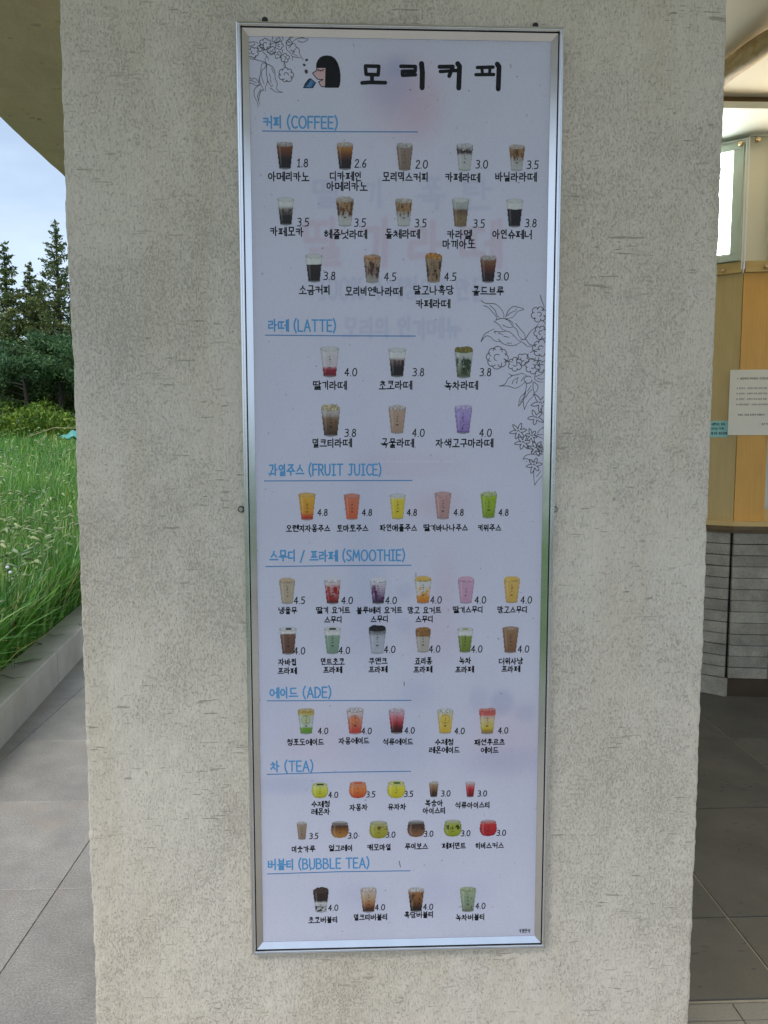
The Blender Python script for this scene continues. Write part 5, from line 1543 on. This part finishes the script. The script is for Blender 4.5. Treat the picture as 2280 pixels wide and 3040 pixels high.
def conifer(name, x, y, h, r, label, group, nleaf=9000, open_=0.5, mat='conifer', low=0.12):
    z0 = float(terrain(np.array(x), np.array(y)))
    root = empty(name, (x, y, z0), label, 'tree', group)
    tr = MB()
    tr.tube([(x, y, z0-0.1), (x+.03, y, z0+h*.4), (x, y, z0+h*.98)], [0.11, .07, .012], 8)
    cents = []
    nb = int(95*h/7)
    for i in range(nb):
        t = low+(1-low)*(i+random.random())/nb
        bz = z0+h*t
        L_ = r*(1-t)**1.05*random.uniform(0.7, 1.15)+0.05
        az = i*2.4+random.uniform(-.4, .4)
        up = random.uniform(0.05, 0.35)
        tip = (x+L_*math.cos(az), y+L_*math.sin(az), bz+L_*up)
        mid = (x+L_*.5*math.cos(az), y+L_*.5*math.sin(az), bz+L_*up*.3)
        tr.tube([(x, y, bz), mid, tip], [.022*(1-t)+.006, .012*(1-t)+.004, .003], 4)
        m = int(nleaf/nb*(L_/(r*.6))**1.1)
        q = RNG.random(m)**0.75
        c = np.array((x, y, bz))*(1-q)[:, None]+np.array(tip)*q[:, None]
        c[:, 2] -= 0.16*L_*np.sin(q*PI)
        sp_ = 0.045+0.22*L_*(0.3+np.sin(q*PI))
        c += RNG.normal(size=(m, 3))*(sp_*0.5)[:, None]*np.array((1, 1, 0.5))
        cents.append(c)
    tr.build('trunk', M['bark'], root)
    v, f = leaf_cloud(np.concatenate(cents), 0.05, 0.42, 0.3)
    link('crown', np_mesh('crown', v, f), M[mat], root)
    return root

G1 = 'tall conifers at the edge of the wood'
trees = [(-9.15, 19.6, 5.15, 1.6, 'tall pointed conifer cut by the left edge of the photo'),
         (-9.05, 20.9, 4.75, 1.25, 'slim short conifer between the two tallest ones'),
         (-7.85, 19.8, 5.75, 1.85, 'tallest pointed conifer, nearest the pillar'),
         (-7.35, 20.8, 4.95, 1.6, 'conifer half hidden behind the left edge of the pillar'),
         (-8.5, 20.2, 4.2, 1.3, 'thin ragged conifer leaning beside the tallest one')]
for x, y, h, r, lab in trees:
    conifer('conifer_tree', x, y, h, r, lab, G1, 22000)
def pine(x, y, h, r, label, group, clear_=0.66):
    z0 = float(terrain(np.array(x), np.array(y)))
    root = empty('pine_tree', (x, y, z0), label, 'tree', group)
    tr = MB()
    tr.tube([(x, y, z0-.1), (x+.05, y, z0+h*.45), (x-.04, y, z0+h*.9)], [.075, .055, .02], 8)
    cents = []
    for i in range(15):
        t = random.uniform(clear_*0.68, 1)
        az = i*2.4
        L_ = r*math.sin(PI*min(1, (t-clear_*0.55)/(1-clear_*0.55)*0.8+0.18))*random.uniform(.6, 1.1)
        tip = np.array((x+L_*math.cos(az), y+L_*math.sin(az), z0+h*t+random.uniform(-.05, .2)))
        tr.tube([(x, y, z0+h*t-.15), tuple(tip)], [.02, .006], 5)
        for k in range(2):
            c0 = tip+RNG.normal(size=3)*np.array((.24, .24, .10))
            m = 210
            cents.append(c0+RNG.normal(size=(m, 3))*np.array((.15, .15, .08)))
    tr.build('trunk', M['bark'], root)
    # timber props tied round the stem
    for az in (0.4, 2.5, 4.6):
        MB().tube([(x+.55*math.cos(az), y+.55*math.sin(az), z0), (x+.03*math.cos(az), y+.03*math.sin(az), z0+0.85)], .022, 6).build('prop', M['bark'], root)
    v, f = leaf_cloud(np.concatenate(cents), 0.05, 0.35)
    link('crown', np_mesh('crown', v, f), M['pine'], root)
G2 = 'propped pines in front of the conifers'
pine(-8.05, 17.9, 2.5, 1.05, 'dark bushy pine on a thin stem at the left of the wood', G2)
pine(-7.35, 18.3, 2.55, 1.1, 'low spreading pine with a leaning double stem in the middle of the wood', G2)
pine(-6.40, 18.0, 2.75, 1.0, 'blue-green pine on a propped stem beside the pillar edge', G2)
pine(-5.4, 18.2, 2.3, 1.0, 'blue-green pine mostly hidden behind the pillar', G2)
pine(-9.3, 18.3, 2.3, 1.1, 'pine beyond the left edge of the photo', G2)

# tall weed at the left edge
wx, wy = -2.52, 3.42
wz = float(terrain(np.array(wx), np.array(wy)))
weed = empty('tall_weed', (wx, wy, wz), 'tall thin dark weed stalk at the left edge over the grass', 'weed')
MB().tube([(wx, wy, wz), (wx-.01, wy, wz+.5), (wx-.045, wy, wz+1.05)], [.005, .004, .002], 6).build('stem', M['bark'], weed)
cc = np.array([(wx-.03+random.gauss(0, .035), wy+random.gauss(0, .035), wz+random.uniform(.15, 1.08)) for _ in range(90)])
v, f = leaf_cloud(cc, 0.022, 0.25)
link('leaves', np_mesh('leaves', v, f), M['grass'], weed)

# turquoise tarp and pole lying in the field
tx_, ty_ = -4.92, 12.3
tzz = float(terrain(np.array(tx_), np.array(ty_)))
me_v, me_f = [], []
for i in range(15):
    for j in range(9):
        u, v_ = i/14, j/8
        me_v.append((tx_-0.16+0.6*u, ty_+0.5*v_, tzz+0.64+0.13*math.sin(PI*u)**.5*math.sin(PI*v_)+0.03*math.sin(u*19+v_*7)))
for i in range(14):
    for j in range(8):
        q = i*9+j
        me_f.append((q, q+9, q+10, q+1))
me = bpy.data.meshes.new('tarp'); me.from_pydata(me_v, [], me_f); me.update()
tp = link('tarp', me, M['tarp'], None, True)
sol = tp.modifiers.new('solid', 'SOLIDIFY'); sol.thickness = 0.02
tag(tp, 'crumpled turquoise tarp in the grass beside the pillar edge', 'tarp')
pole = MB().tube([(-6.0, 13.2, tzz+0.66), (-5.4, 12.9, tzz+0.82), (-4.4, 12.6, tzz+0.80)], .007, 6).build('bamboo_pole', M['bamboo'])
tag(pole, 'thin pale pole lying across the grass tips by the tarp', 'pole')

# pale puffs in the grass by the left edge
for px, py, lab in [(22, 1684, 'small white seed puff at the left edge of the grass'), (31, 1699, 'larger cream seed puff just below the white one')]:
    d0 = ray(px, py); t = (2.75-CAM[1])/d0.y
    p = Vector(CAM)+d0*t
    rt = empty('seed_puff', p, lab, 'flower', 'seed puffs in the grass')
    MB().lathe((p.x, p.y, p.z-.009), (0, 0, 1), [(0, .003), (.003, .008), (.009, .010), (.015, .008), (.018, .001)], 12).build('head', M['print_white'], rt, smooth=True)
    MB().tube([(p.x, p.y, float(terrain(np.array(p.x), np.array(p.y)))), (p.x, p.y, p.z-.008)], .0012, 5).build('stalk', M['leaf_dry'], rt)

# grass blades fallen on the kerb top
def fallen(name, pts, wd, label):
    mb = MB()
    n = len(pts)
    for i, p in enumerate(pts):
        t = i/(n-1)
        w_ = wd*math.sin(PI*(0.08+0.9*t))**0.7
        a = Vector(pts[min(i+1, n-1)])-Vector(pts[max(i-1, 0)])
        s_ = Vector((-a.y, a.x, 0)).normalized()*w_/2
        mb.v += [(p[0]-s_.x, p[1]-s_.y, p[2]), (p[0], p[1], p[2]+.002), (p[0]+s_.x, p[1]+s_.y, p[2])]
    for i in range(n-1):
        q = i*3
        mb.f += [(q, q+3, q+4, q+1), (q+1, q+4, q+5, q+2)]
    o = mb.build(name, M['leaf_dry'])
    tag(o, label, 'leaf', 'fallen leaves on the kerb')
def kpt(px, py, z):
    d = ray(px, py); t = (z-CAM[2])/d.z
    return (CAM[0]+t*d.x, CAM[1]+t*d.y, z)
fallen('fallen_leaf', [kpt(42, 1970, .203), kpt(70, 1965, .210), kpt(100, 1957, .212), kpt(124, 1957, .204)], .022, 'long green leaf lying across the middle of the kerb top')
fallen('fallen_leaf', [kpt(138, 1882, .215), kpt(160, 1887, .212), kpt(192, 1882, .204)], .016, 'curled leaf hanging over the inner edge of the kerb')
fallen('fallen_leaf', [kpt(5, 2004, .204), kpt(40, 2014, .208), kpt(75, 2010, .204)], .008, 'thin leaf nearest the left edge of the photo')
fallen('fallen_leaf', [kpt(108, 1909, .204), kpt(118, 1910, .208), kpt(126, 1914, .204)], .018, 'small dark leaf halfway along the kerb')
fallen('fallen_leaf', [kpt(233, 1852, .204), kpt(239, 1854, .208), kpt(244, 1853, .204)], .014, 'small dark leaf on the kerb next to the pillar')
